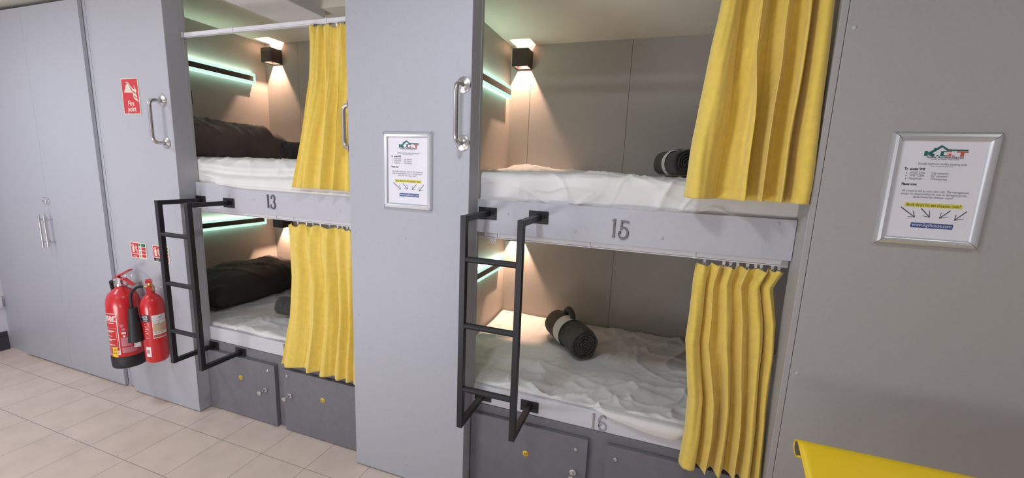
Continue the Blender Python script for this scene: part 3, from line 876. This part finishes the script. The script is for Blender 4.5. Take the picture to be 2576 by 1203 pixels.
# ------------------------------------------------------------------ framed notices
def snap_frame(label, x0, z0, w, h, rot=0.0):
    y = 0.0
    t = thing('framed_notice', label, 'notice', (x0 + w / 2, y, z0))
    prof = [(0, .0), (.0, .006), (.004, .0125), (.011, .0155), (.018, .0135), (.0235, .008), (.025, .004)]
    b = B(); rings = []
    for d, hh in prof:
        rings.append([b.verts.new((x0 + d, y - hh, z0 + d)), b.verts.new((x0 + w - d, y - hh, z0 + d)),
                      b.verts.new((x0 + w - d, y - hh, z0 + h - d)), b.verts.new((x0 + d, y - hh, z0 + h - d))])
    for p, q in zip(rings, rings[1:]):
        for k in range(4): b.faces.new((p[k], p[(k + 1) % 4], q[(k + 1) % 4], q[k]))
    bmesh.ops.recalc_face_normals(b, faces=b.faces)
    obj('frame', b, M['alu'], t, label='satin aluminium snap frame', smooth=True, auto=32)
    b = B(); c = .0018   # mitre gaps
    for (cx, cz, sx, sz) in ((x0, z0, 1, 1), (x0 + w, z0, -1, 1), (x0 + w, z0 + h, -1, -1), (x0, z0 + h, 1, -1)):
        for (d0, h0), (d1, h1) in zip(prof[1:], prof[2:]):
            e = .0005
            vs = [b.verts.new(p) for p in ((cx + sx * (d0 - e), y - h0 - .0003, cz + sz * (d0 + e)), (cx + sx * (d0 + e), y - h0 - .0003, cz + sz * (d0 - e)),
                                           (cx + sx * (d1 + e), y - h1 - .0003, cz + sz * (d1 - e)), (cx + sx * (d1 - e), y - h1 - .0003, cz + sz * (d1 + e)))]
            b.faces.new(vs)
    obj('mitre_joint', b, M['joint'], t)
    b = B(); box(b, x0 + .023, x0 + w - .023, y - .005, y - .001, z0 + .023, z0 + h - .023)
    po = obj('poster', b, M['paper'], t, label='white printed notice')
    # printed matter: u across 0..1, v down 0..1 inside the frame opening
    X0, W_, Z1, H_ = x0 + .025, w - .05, z0 + h - .025, h - .05
    U = lambda u: X0 + u * W_
    V = lambda v: Z1 - v * H_
    yt = y - .0056
    blocks = {}
    def K(n, m_): return blocks.setdefault(n, (B(), m_))[0]
    def T(bm, s, u, v, size, al='LEFT', sx=1.0, bold=0.0, sp=1.0): text_into(bm, s, size, U(u), V(v), yt, al, sx, bold, spacing=sp)
    T(K('logo_caption', 'ink'), 'House Accommodation', .535, .168, .0085, 'CENTER', .86, .0002, 1.22)
    T(K('logo_caption', 'ink'), 'Comfy as Home, Stay Inside', .535, .185, .0052, 'CENTER', 1.0, .0, 1.1)
    T(K('subtitle', 'greyink'), 'Double bedroom studios sleeping pods', .52, .238, .0096, 'CENTER', .74)
    T(K('subtitle', 'greyink'), 'Please respect the quiet hours', .52, .255, .0048, 'CENTER', .9)
    T(K('access_heading', 'ink'), 'To  access Wifi', .08, .293, .0098, 'LEFT', .80, .0003)
    for k, (a, c) in enumerate((('VM2712390   -', '2.4g network'), ('VM2712390   -', '5G  network'), ('Passphrase  -', '3Zhwskyyfxg'))):
        T(K('access_details', 'greyink'), a, .155, .332 + .030 * k, .0094, sx=.78); T(K('access_details', 'greyink'), c, .41, .332 + .030 * k, .0094, sx=.80)
        cx, cz = U(.115), V(.326 + .030 * k)
        prism(K('access_details', 'greyink'), [(cx + .0016 * math.cos(2 * PI * q / 10), cz + .0016 * math.sin(2 * PI * q / 10)) for q in range(10)], yt, y - .0051)
    T(K('note_heading', 'ink'), 'Please note:', .08, .452, .0098, 'LEFT', .78, .0003)
    T(K('note_text', 'greyink'), 'All property left at your own risk. The management', .50, .520, .0094, 'CENTER', .80)
    T(K('note_text', 'greyink'), 'accept no responsibility for lost or damaged goods.', .49, .551, .0094, 'CENTER', .80)
    T(K('note_text', 'greyink'), 'Book Direct for cheaper rates!!', .49, .582, .0094, 'CENTER', .78)
    T(K('rates_text', 'ink'), 'Book direct for the cheapest rates!', .515, .668, .0118, 'CENTER', .76)
    for nm, (bb, mm) in blocks.items(): obj(nm, bb, M[mm], po)
    b = B(); box(b, U(.17), U(.86), y - .0053, y - .0049, V(.677), V(.634)); obj('highlight', b, M['hilite'], po)
    b = B(); box(b, U(.29), U(.80), y - .0053, y - .0049, V(.895), V(.842)); obj('web_address_bar', b, M['blue'], po)
    b = B(); text_into(b, 'www.kgthouse.com', .0148, U(.545), V(.880), yt, 'CENTER', .80); obj('web_address', b, M['whiteink'], po)
    b = B()
    for (ua, va, ub, vb, side) in ((.13, .687, .32, .785, 1), (.38, .69, .50, .778, 1), (.73, .70, .62, .783, -1), (.92, .70, .80, .795, -1)):
        stroke(b, [(U(ua), V(va)), (U(ub), V(vb))], [.0022, .0016], yt, y - .0051, False)
        a = math.atan2(V(vb) - V(va), U(ub) - U(ua))
        for da, l in ((2.55, .020), (-2.5, .017)):
            stroke(b, [(U(ub), V(vb)), (U(ub) + l * math.cos(a + da), V(vb) + l * math.sin(a + da))], [.0014, .0010], yt, y - .0051, False)
    obj('arrows', b, M['ink'], po)
    # logo: green roof over green K. and half-green, half-orange G. and orange T
    g = B(); o_ = B()
    def P(bm, *q): prism(bm, [(U(u_), V(v_)) for u_, v_ in q], yt, y - .0051)
    def R(bm, u0, u1, v0, v1): P(bm, (u0, v1), (u1, v1), (u1, v0), (u0, v0))
    stroke(g, [(U(.335), V(.126)), (U(.475), V(.047)), (U(.548), V(.084)), (U(.60), V(.086))], [.0075, .0065, .0055, .0045], yt - .0003, y - .0051, False)
    stroke(g, [(U(.59), V(.086)), (U(.785), V(.086))], [.0042, .0036], yt - .0003, y - .0051, False)
    P(g, (.388, .100), (.388, .066), (.408, .066), (.408, .088))
    R(g, .283, .324, .098, .148)
    stroke(g, [(U(.335), V(.120)), (U(.402), V(.146))], [.0085, .0085], yt, y - .0051, False)
    R(g, .430, .455, .138, .148)
    R(g, .475, .545, .096, .107); R(g, .475, .510, .107, .137); R(g, .475, .545, .137, .148)
    R(o_, .545, .600, .096, .106); R(o_, .545, .600, .137, .148); R(o_, .575, .600, .120, .137); R(o_, .550, .575, .120, .127)
    R(o_, .615, .640, .138, .148)
    R(o_, .660, .790, .097, .108); R(o_, .705, .746, .108, .148)
    obj('logo_green', g, M['teal'], po); obj('logo_orange', o_, M['orange'], po)
    return t
snap_frame('aluminium framed notice on the middle panel between the two bunks', .1377, 1.3779, .2475, .337)
snap_frame('aluminium framed notice on the wide right wall panel', 2.092 - .2475 / 2, 1.5589 - .337 / 2, .2475, .337)

# ------------------------------------------------------------------ fire safety signs
def flame(bm, x, z, w, h, y0, y1):
    # three stacked licks of flame and a tip
    for k, dz in enumerate((.54, .28, .02)):
        ox = w * (.0, .10, .22)[k]
        p = [(0, .44), (.06, .30), (.22, .20), (.45, .15), (.66, .06), (.74, -.02)]
        stroke(bm, [(x + ox + w * px, z + h * (dz + pz)) for px, pz in p], [h * q for q in (.01, .07, .12, .14, .11, .03)], y0, y1, False)
    p = [(.50, 1.02), (.53, .86), (.70, .72), (.80, .62)]
    stroke(bm, [(x + w * px, z + h * pz) for px, pz in p], [h * q for q in (.01, .07, .11, .04)], y0, y1, False)

t = thing('fire_point_sign', 'red fire point sign with bell and flames above the extinguishers', 'sign', (-1.578, 0, 1.797))
b = B(); box(b, -1.652, -1.502, -.003, 0, 1.797, 1.998, .001, 1); obj('border', b, M['signcream'], t)
b = B(); box(b, -1.646, -1.508, -.0036, -.0029, 1.803, 1.992); obj('red_field', b, M['redsign'], t)
b = B()
bell = [(-1.628, 1.920), (-1.560, 1.918), (-1.562, 1.928), (-1.570, 1.934), (-1.577, 1.952), (-1.588, 1.966), (-1.600, 1.968), (-1.610, 1.958), (-1.616, 1.938), (-1.624, 1.930)]
prism(b, bell, -.0042, -.0035)
stroke(b, [(-1.610, 1.974), (-1.594, 1.976), (-1.580, 1.966), (-1.570, 1.950), (-1.564, 1.936)], [.004, .005, .005, .004, .002], -.0042, -.0035, False)
flame(b, -1.562, 1.866, .050, .092, -.0042, -.0035)
obj('bell_and_flames', b, M['signcream'], t)
b = B(); text_into(b, 'Fire', .040, -1.578, 1.846, -.0042, 'CENTER', .86, .0009); text_into(b, 'point', .040, -1.574, 1.815, -.0042, 'CENTER', .86, .0009)
obj('lettering', b, M['signcream'], t)

def idsign(label, x0, z0, w, h, base, word, ng):
    t = thing('extinguisher_sign', label, 'sign', (x0 + w / 2, 0, z0))
    b = B(); box(b, x0, x0 + w, -.003, 0, z0, z0 + h, .001, 1); obj('border', b, M['signcream'], t)
    b = B(); box(b, x0 + .006, x0 + w * .50, -.0036, -.0029, z0 + h * .30, z0 + h - .006)
    if base == 'red': box(b, x0 + .006, x0 + w * .50, -.0036, -.0029, z0 + .006, z0 + h * .25)
    for k in range(ng, 5 if ng == 2 else 4):
        n = 5 if ng == 2 else 4
        zt = z0 + h - .006 - k * (h - .012) / n; box(b, x0 + w * .70, x0 + w - .007, -.0036, -.0029, zt - (h - .012) / n + .005, zt)
    obj('red_field', b, M['redsign'], t)
    if base != 'red':
        b = B(); box(b, x0 + .006, x0 + w * .50, -.0036, -.0029, z0 + .006, z0 + h * .25); obj('black_field', b, M['ink'], t)
    b = B()
    for k in range(ng):
        n = 5 if ng == 2 else 4
        zt = z0 + h - .006 - k * (h - .012) / n; box(b, x0 + w * .70, x0 + w - .007, -.0036, -.0029, zt - (h - .012) / n + .005, zt)
        box(b, x0 + w * .54, x0 + w * .64, -.0036, -.0029, zt - (h - .012) / n + .006, zt - .001)
    obj('green_field', b, M['green'], t)
    b = B(); n = 5 if ng == 2 else 4
    for k in range(ng, n):
        zt = z0 + h - .006 - (k + .5) * (h - .012) / n
        tube(b, [(x0 + w * .59 + .0045 * math.cos(q), -.0033, zt + .006 * math.sin(q)) for q in [2 * PI * i / 14 for i in range(15)]], .0008, 6)
        stroke(b, [(x0 + w * .565, zt + .005), (x0 + w * .615, zt - .005)], [.0015, .0015], -.0036, -.003, False)
    obj('pictogram_rings', b, M['greyink'], t)
    b = B()
    cx = x0 + w * .19; zb = z0 + h * .36; hh = h * .40
    prism(b, [(cx - .010, zb), (cx + .010, zb), (cx + .010, zb + hh * .82), (cx + .004, zb + hh), (cx - .004, zb + hh), (cx - .010, zb + hh * .82)], -.0042, -.0035)
    prism(b, [(cx - .004, zb + hh), (cx + .004, zb + hh), (cx + .004, zb + hh * 1.14), (cx - .004, zb + hh * 1.14)], -.0042, -.0035)
    stroke(b, [(cx + .009, zb + hh * 1.25), (cx - .004, zb + hh * 1.20), (cx - .013, zb + hh * 1.12), (cx - .016, zb + hh * .9)], [.004, .005, .004, .003], -.0042, -.0035, False)
    flame(b, x0 + w * .30, zb, w * .16, h * .48, -.0042, -.0035)
    obj('extinguisher_and_flames', b, M['signcream'], t)
    b = B(); text_into(b, word, .014, x0 + w * .27, z0 + h * .25 - .0155, -.0042, 'CENTER', .9, .0002); obj('lettering', b, M['signcream'], t)
idsign('small red and green extinguisher sign, left of the pair, with a red bottom strip', -1.738, .938, .149, .102, 'red', 'Water', 1)
idsign('small red and green extinguisher sign behind the ladder, with a black bottom strip', -1.531, .934, .146, .105, 'black', 'CO2', 2)

# ------------------------------------------------------------------ fire extinguishers
def wrap(cx, cy, r):
    """flat print coordinates (arc length, y offset ignored, height) -> cylinder surface; angle 0 faces the room"""
    def f(p):
        a = p.x / r
        return Vector((cx + r * math.sin(a), cy - r * math.cos(a), p.z))
    return f
def patch(bm, cx, cy, r, a0, a1, z0, z1, n=14):
    vs = []
    for k in range(n + 1):
        a = math.radians(lerp(a0, a1, k / n))
        vs.append((bm.verts.new((cx + r * math.sin(a), cy - r * math.cos(a), z0)), bm.verts.new((cx + r * math.sin(a), cy - r * math.cos(a), z1))))
    for p, q in zip(vs, vs[1:]): bm.faces.new((p[0], q[0], q[1], p[1]))
def border(bm, cx, cy, r, a0, a1, z0, z1, t):
    da = math.degrees(t / r)
    patch(bm, cx, cy, r, a0, a1, z1 - t, z1); patch(bm, cx, cy, r, a0, a1, z0, z0 + t)
    patch(bm, cx, cy, r, a0, a0 + da, z0, z1, 2); patch(bm, cx, cy, r, a1 - da, a1, z0, z1, 2)

# water extinguisher
cx, cy, r, z0 = -1.690, -.098, .080, .292
W = thing('fire_extinguisher', 'larger red fire extinguisher with a black base, left of the pair', 'fire extinguisher', (cx, cy, z0))
b = B(); lathe(b, [(0, .003), (r * .9, .003), (r, .02), (r, .375), (r * .985, .40), (r * .93, .425), (r * .80, .450), (r * .58, .468), (.033, .478), (.028, .485), (.028, .498), (0, .498)], (cx, cy, z0), seg=48)
cyl = obj('cylinder', b, M['red'], W)
b = B(); lathe(b, [(r * .85, -.0), (r * 1.0, .0), (r * 1.035, .012), (r * 1.035, .070), (r * 1.003, .073), (r * 1.003, .03)], (cx, cy, z0 - .004), seg=48); obj('base', b, M['rubber'], W)
zt = z0 + .498
b = B(); lathe(b, [(.030, 0), (.030, .012), (.022, .016), (.020, .045), (.012, .050), (0, .050)], (cx, cy, zt), seg=24)
tube(b, [(cx, cy, zt + .028), (cx - .045, cy - .006, zt + .026)], .009, 12); obj('valve', b, M['chrome'], W, smooth=True, auto=45)
b = B()
dx, dy = .965, .10   # the levers point to the room and right
def lev(p0, p1, w0, w1, th):
    p0, p1 = Vector(p0), Vector(p1); d = (p1 - p0).normalized(); s = d.cross(Vector((0, 0, 1))).normalized(); n = s.cross(d)
    vs = []
    for p, w in ((p0, w0), (p1, w1)):
        for a_, c_ in ((-1, -1), (1, -1), (1, 1), (-1, 1)): vs.append(b.verts.new(p + s * w / 2 * a_ + n * th / 2 * c_))
    for f in ((0, 1, 2, 3), (7, 6, 5, 4), (0, 4, 5, 1), (1, 5, 6, 2), (2, 6, 7, 3), (3, 7, 4, 0)): b.faces.new([vs[k] for k in f])
def at(d, z): return (cx + dx * d, cy + dy * d, z)
lev(at(-.035, zt + .045), at(.012, zt + .066), .020, .022, .010); lev(at(.012, zt + .066), at(.092, zt + .104), .022, .024, .007)
lev(at(-.012, zt + .044), at(.045, zt + .040), .020, .022, .012); lev(at(.045, zt + .040), at(.105, zt + .012), .022, .022, .006)
bmesh.ops.recalc_face_normals(b, faces=b.faces); obj('lever', b, M['red'], W)
b = B(); c0 = Vector(at(.075, zt + .066)); tube(b, [c0 + Vector((.018 * math.cos(q) * .9, .006 * math.cos(q), .014 * math.sin(q))) for q in [2 * PI * k / 16 for k in range(17)]], .0016, 8, False); obj('pin_ring', b, M['chrome'], W, smooth=True)
b = B(); tube(b, [(cx - .045, cy - .006, zt + .026), (cx - .070, cy - .012, zt + .014), (cx - .086, cy + .0, zt - .03), (cx - .09, cy + .02, zt - .10), (cx - .088, cy + .035, zt - .30)], .0095, 12); obj('hose', b, M['rubber'], W, smooth=True, auto=50)
wr = wrap(cx, cy, r * 1.006); q = r * 1.004
b = B(); border(b, cx, cy, q, -40, 37, z0 + .085, z0 + .345, .0035); patch(b, cx, cy, q, -40, 37, z0 + .296, z0 + .300)
border(b, cx, cy, q, -32, 30, z0 + .13, z0 + .255, .0012)
for k, (zz, a1) in enumerate(((.287, 24), (.238, 22), (.232, 14), (.205, 10), (.185, 24), (.178, 6), (.150, 20))): patch(b, cx, cy, q, -24, a1, z0 + zz - .004, z0 + zz)
patch(b, cx, cy, q, 24, 37, z0 + .088, z0 + .112)
lab = obj('main_label', b, M['whiteink'], cyl)
b = B(); text_into(b, 'Water', .054, r * math.radians(33), z0 + .304, 0, 'RIGHT', .86, .0012, xf=wr); obj('lettering', b, M['whiteink'], cyl)
b = B(); text_into(b, 'R', .020, r * math.radians(28), z0 + .093, 0, 'LEFT', .8, .0003, xf=wrap(cx, cy, r * 1.009)); obj('letter', b, M['pinkink'], cyl)
b = B(); patch(b, cx, cy, q * 1.004, 5, 27, z0 + .060 + .01, z0 + .135); obj('yellow_sticker', b, M['disc'], cyl)
b = B(); text_into(b, 'USE', .014, r * math.radians(10), z0 + .112, 0, 'LEFT', .8, xf=wrap(cx, cy, r * 1.012)); text_into(b, 'ICAL', .014, r * math.radians(8), z0 + .092, 0, 'LEFT', .8, xf=wrap(cx, cy, r * 1.012)); obj('sticker_print', b, M['ink'], cyl)
b = B(); patch(b, cx, cy, q, 43, 76, z0 + .135, z0 + .190); patch(b, cx, cy, q, 43, 92, z0 + .094, z0 + .128); obj('faded_label', b, M['pinkink'], cyl)
b = B(); patch(b, cx, cy, q, 47, 61, z0 + .214, z0 + .226); patch(b, cx, cy, q, 51, 58, z0 + .194, z0 + .206); patch(b, cx, cy, q, 68, 76, z0 + .214, z0 + .232); obj('approval_marks', b, M['whiteink'], cyl)
b = B()
for (a0, zz) in ((54, .243), (50, .266)):
    pts = []
    for k in range(14): pts.append((math.radians(a0) * q + .009 * math.cos(2 * PI * k / 14), z0 + zz + .009 * math.sin(2 * PI * k / 14)))
    b.faces.new([b.verts.new(wr(Vector((px, 0, pz)))) for px, pz in pts])
obj('round_stamp', b, M['pinkink'], cyl)

# carbon dioxide extinguisher
cx, cy, r, z0 = -1.466, -.072, .0565, .340
K = thing('fire_extinguisher', 'slim red fire extinguisher with a black horn, beside the ladder', 'fire extinguisher', (cx, cy, z0))
b = B(); lathe(b, [(0, .004), (r * .8, .002), (r * .96, .010), (r, .03), (r, .335), (r * .97, .360), (r * .86, .385), (r * .66, .405), (r * .42, .416), (.019, .422), (.019, .436), (0, .436)], (cx, cy, z0), seg=48)
cyl = obj('cylinder', b, M['red'], K)
zt = z0 + .436
b = B(); lathe(b, [(.017, 0), (.020, .006), (.020, .026), (.013, .032), (.012, .055), (0, .055)], (cx, cy, zt), seg=20)
tube(b, [(cx, cy, zt + .030), (cx - .020, cy - .020, zt + .029)], .008, 12); tube(b, [(cx, cy, zt + .036), (cx + .052, cy - .012, zt + .042)], .005, 10)
obj('valve', b, M['brass'], K, smooth=True, auto=45)
b = B(); dx, dy = .80, -.60
def at(d, z): return (cx + dx * d, cy + dy * d, z)
lev(at(-.03, zt + .050), at(.022, zt + .072), .020, .024, .008); lev(at(.022, zt + .072), at(.045, zt + .066), .026, .026, .018)
lev(at(-.012, zt + .036), at(.048, zt + .030), .020, .022, .010); lev(at(.046, zt + .032), at(.060, zt - .012), .022, .018, .006)
bmesh.ops.recalc_face_normals(b, faces=b.faces); obj('lever', b, M['red'], K)
b = B(); c0 = Vector((cx + .062, cy - .012, zt + .036))
tube(b, [c0 + Vector((.022 * math.cos(q_), .004 * math.sin(q_ * 2), .022 * math.sin(q_))) for q_ in [2 * PI * k / 18 for k in range(19)]], .0013, 8, False)
tube(b, [c0 + Vector((.016, 0, 0)), c0 + Vector((.055, .01, .006))], .0011, 6); obj('pin_ring', b, M['steel'], K, smooth=True)
hx, hy = -1.500, -.152
b = B()
hp = [Vector((cx - .019, cy - .019, zt + .029)), Vector((cx - .034, cy - .045, zt + .030)), Vector((hx - .004, hy + .006, zt + .004)), Vector((hx - .006, hy, zt - .04)), Vector((hx - .004, hy, zt - .085))]
fine = []
for k in range(len(hp) - 1):
    p0, p1, p2, p3 = hp[max(k - 1, 0)], hp[k], hp[k + 1], hp[min(k + 2, len(hp) - 1)]
    for i in range(6):
        t_ = i / 6
        fine.append(.5 * ((2 * p1) + (p2 - p0) * t_ + (2 * p0 - 5 * p1 + 4 * p2 - p3) * t_ ** 2 + (3 * p1 - p0 - 3 * p2 + p3) * t_ ** 3))
fine.append(hp[-1])
tube(b, fine, .0075, 12); obj('hose', b, M['rubber'], K, smooth=True, auto=50)
b = B(); lathe(b, [(0, 0), (.020, 0), (.0225, .006), (.0215, .012), (.0225, .03), (.0365, .205), (.034, .205), (.02, .03)], (hx, hy, zt - .082), (0, 0, -1), seg=32); obj('horn', b, M['rubber'], K, smooth=True, auto=40)
q = r * 1.006; wr = wrap(cx, cy, r * 1.012)
b = B(); patch(b, cx, cy, q, 52, 128, z0 + .158, z0 + .300); wl = obj('white_label', b, M['whiteink'], cyl)
b = B(); patch(b, cx, cy, q * 1.003, 55, 128, z0 + .196, z0 + .248); obj('tan_panel', b, M['tan'], cyl)
b = B(); patch(b, cx, cy, q * 1.003, 54, 128, z0 + .162, z0 + .180); patch(b, cx, cy, q * 1.003, 53, 128, z0 + .265, z0 + .2675); obj('orange_strip', b, M['orange'], cyl)
b = B()
for (zz, a0, a1) in ((.188, 58, 70), (.188, 74, 84), (.188, 88, 100), (.252, 58, 70), (.253, 76, 88)): patch(b, cx, cy, q * 1.004, a0, a1, z0 + zz, z0 + zz + .004)
patch(b, cx, cy, q * 1.004, 84, 106, z0 + .285, z0 + .289); patch(b, cx, cy, q * 1.004, 84, 100, z0 + .276, z0 + .280)
for k in range(14):
    a = 2 * PI * k / 14; a2 = 2 * PI * (k + 1) / 14
    p = [wr(Vector((math.radians(70) * r + rr * math.cos(aa) * 1.4, 0, z0 + .283 + rr * math.sin(aa)))) for rr, aa in ((.0085, a), (.0085, a2), (.0075, a2), (.0075, a))]
    b.faces.new([b.verts.new(v) for v in p])
    p = [wr(Vector((math.radians(66) * r + rr * math.cos(aa) * 1.1, 0, z0 + .171 + rr * math.sin(aa)))) for rr, aa in ((.0075, a), (.0075, a2), (.0045, a2), (.0045, a))]
    b.faces.new([b.verts.new(v) for v in p])
obj('label_print', b, M['greyink'], cyl)
b = B(); patch(b, cx, cy, q, -30, 43, z0 + .262, z0 + .306); obj('black_label', b, M['ink'], cyl)
b = B(); text_into(b, 'CO2', .020, 0, z0 + .287, 0, 'LEFT', .8, .0005, xf=wr)
for k, (zz, a1) in enumerate(((.280, 34), (.271, 30))): patch(b, cx, cy, q * 1.004, 8, a1, z0 + zz - .003, z0 + zz)
for k in range(7): patch(b, cx, cy, q * 1.002, 10 + 2 * k % 5, 16 + (k * 7) % 16, z0 + .246 - k * .014, z0 + .250 - k * .014)
obj('label_lines', b, M['whiteink'], cyl)
b = B(); patch(b, cx, cy, q, 6, 34, z0 + .045, z0 + .108); obj('test_sticker', b, M['whiteink'], cyl)
b = B(); patch(b, cx, cy, q * 1.003, 10, 26, z0 + .066, z0 + .090); obj('sticker_stamp', b, M['pinkink'], cyl)
b = B()
vs = [(-1.548, -.139, z0 + .094), (-1.505, -.128, z0 + .104), (-1.505, -.128, z0 + .134), (-1.548, -.139, z0 + .124)]
b.faces.new([b.verts.new(v) for v in vs]); bmesh.ops.solidify(b, geom=b.faces[:], thickness=.0008); obj('hanging_tag', b, M['whiteink'], K)
# bracket on the panel
t = thing('wall_bracket', 'small grey metal bracket on the panel behind the slim extinguisher', 'bracket', (-1.452, 0, .80))
b = B(); box(b, -1.470, -1.436, -.003, 0, .770, .842, .001, 1); obj('plate', b, M['grey_pl'], t)
b = B(); box(b, -1.462, -1.444, -.022, -.003, .792, .800, .001, 1); obj('hook', b, M['grey_pl'], t)
t = thing('wall_bracket', 'small grey metal bracket on the panel behind the larger extinguisher', 'bracket', (-1.69, 0, .74))
b = B(); box(b, -1.705, -1.675, -.003, 0, .70, .80, .001, 1); obj('plate', b, M['grey_pl'], t)
b = B(); box(b, -1.70, -1.68, -.068, -.003, .782, .790, .001, 1); obj('hook', b, M['grey_pl'], t)

# ------------------------------------------------------------------ yellow sling chair at the lower right
X0, X1, Y0, Z0, RT = 1.755, 2.62, -.300, .812, .0225
ch = thing('sling_chair', 'bright yellow sling chair with hollow rolled top edge by the right wall', 'chair', (2.2, -.5, 0))
b = B(); n = 40
rows = []
path = []
for k in range(28):     # hem sleeve: under, behind and over the top tube
    a = math.radians(lerp(205, 472, k / 27)); path.append((Y0 + RT * math.cos(a), Z0 + RT * math.sin(a)))
ey, ez = path[-1]
for k in range(1, 26):  # the sling running down toward the room
    t_ = k / 25; path.append((ey - .60 * t_, ez - .27 * t_ - .05 * math.sin(PI * t_)))
for i in range(n + 1):
    x = lerp(X0, X1, i / n); row = []
    for j, (y, z) in enumerate(path):
        inset = .004 * smooth01(27, 30, j) * (1 - i / n)
        zz = z + (.004 * noise.noise(Vector((x * 7, y * 7, 0))) if j > 30 else 0)
        row.append(b.verts.new((x + inset, y, zz)))
    rows.append(row)
for p, q_ in zip(rows, rows[1:]):
    for j in range(len(path) - 1): b.faces.new((p[j], p[j + 1], q_[j + 1], q_[j])).smooth = True
bmesh.ops.recalc_face_normals(b, faces=b.faces)
sl = obj('sling', b, M['yplastic'], ch)
md = sl.modifiers.new('thickness', 'SOLIDIFY'); md.thickness = .003; md.offset = 0
b = B(); tube(b, [(X0 + .0015, Y0, Z0), (X1 + .02, Y0, Z0)], RT * .86, 18); obj('top_tube', b, M['tubedark'], ch, smooth=True, auto=50)
b = B(); tube(b, [(X0 + .05, Y0 - .63, Z0 - .27), (X1 + .02, Y0 - .63, Z0 - .27)], .012, 12); obj('front_tube', b, M['grey_pl'], ch, smooth=True, auto=50)
for x in (X1 + .02,):
    b = B(); tube(b, [(x, Y0, Z0), (x, Y0 - .60, .0)], .012, 12); obj('leg', b, M['grey_pl'], ch, smooth=True, auto=50)
    b = B(); tube(b, [(x + .028, Y0 - .63, Z0 - .27), (x + .028, Y0 - .02, .0)], .012, 12); obj('leg', b, M['grey_pl'], ch, smooth=True, auto=50)
x = X0 + .10
b = B(); tube(b, [(x, Y0 , Z0 - .02), (x, Y0 - .06, .0)], .012, 12); obj('leg', b, M['grey_pl'], ch, smooth=True, auto=50)
b = B(); tube(b, [(x, Y0 - .63, Z0 - .27), (x, Y0 - .63, .0)], .012, 12); obj('leg', b, M['grey_pl'], ch, smooth=True, auto=50)

# ------------------------------------------------------------------ lights
def area(name, loc, size, power, color, rot=(0, 0, 0)):
    d = bpy.data.lights.new(name, 'AREA'); d.shape = 'DISK'; d.size = size; d.energy = power; d.color = color
    o = bpy.data.objects.new(name, d); C.objects.link(o); o.location = loc; o.rotation_euler = rot; return o
COOL = (.84, .90, 1.0)
area('ceiling_light_left', (-2.35, -1.15, 2.50), .30, 18, COOL)
area('ceiling_light_middle', (.70, -.95, 2.59), .22, 15, COOL)
area('ceiling_light_right', (3.1, -1.1, 2.59), .30, 6, (1.0, .96, .90))
area('fill_rear', (-.6, -2.7, 2.45), .9, 9, COOL)  # soft fill added behind the camera to lift the dark areas, no fixture there
area('fill_rear_right', (2.2, -2.7, 2.55), .9, 2, (1.0, .97, .93))  # weaker fill added behind the camera on the right, not a fixture
area('bounce_fill_left', (-1.2, -2.6, .25), 1.2, 58, (.97, .97, 1.0), (PI - .35, 0, 0))  # added fill aimed upward, stands in for bounced light on the ceilings
area('bounce_fill_right', (.9, -2.9, .25), 1.0, 18, (1.0, .96, .90), (PI - .35, 0, 0))  # warmer added bounce fill for the right half, no lamp stands here
w = bpy.data.worlds.new('room_air'); S.world = w; w.use_nodes = True
w.node_tree.nodes['Background'].inputs['Color'].default_value = (.8, .85, .95, 1)
w.node_tree.nodes['Background'].inputs['Strength'].default_value = .05

# ------------------------------------------------------------------ camera
cd = bpy.data.cameras.new('camera'); cam = bpy.data.objects.new('camera', cd); C.objects.link(cam)
r_ = Vector((.94303286, .33029301, .03994444)); u_ = Vector((-.09212852, .14388159, .98529713)); f_ = Vector((-.31968948, .93284759, -.16611447))
cam.matrix_world = Matrix(((r_.x, u_.x, -f_.x, 1.30423818), (r_.y, u_.y, -f_.y, -1.58477613), (r_.z, u_.z, -f_.z, 1.56936440), (0, 0, 0, 1)))
cd.sensor_width = 36; cd.sensor_fit = 'HORIZONTAL'; cd.lens = 1029.7381 / 2576 * 36; cd.clip_start = .02
S.camera = cam
S.view_settings.view_transform = 'Standard'; S.view_settings.look = 'None'; S.view_settings.exposure = -0.12; S.view_settings.gamma = 1.0
S.cycles.max_bounces = 8; S.cycles.diffuse_bounces = 5; S.cycles.use_denoising = True
S.cycles.sample_clamp_indirect = 6
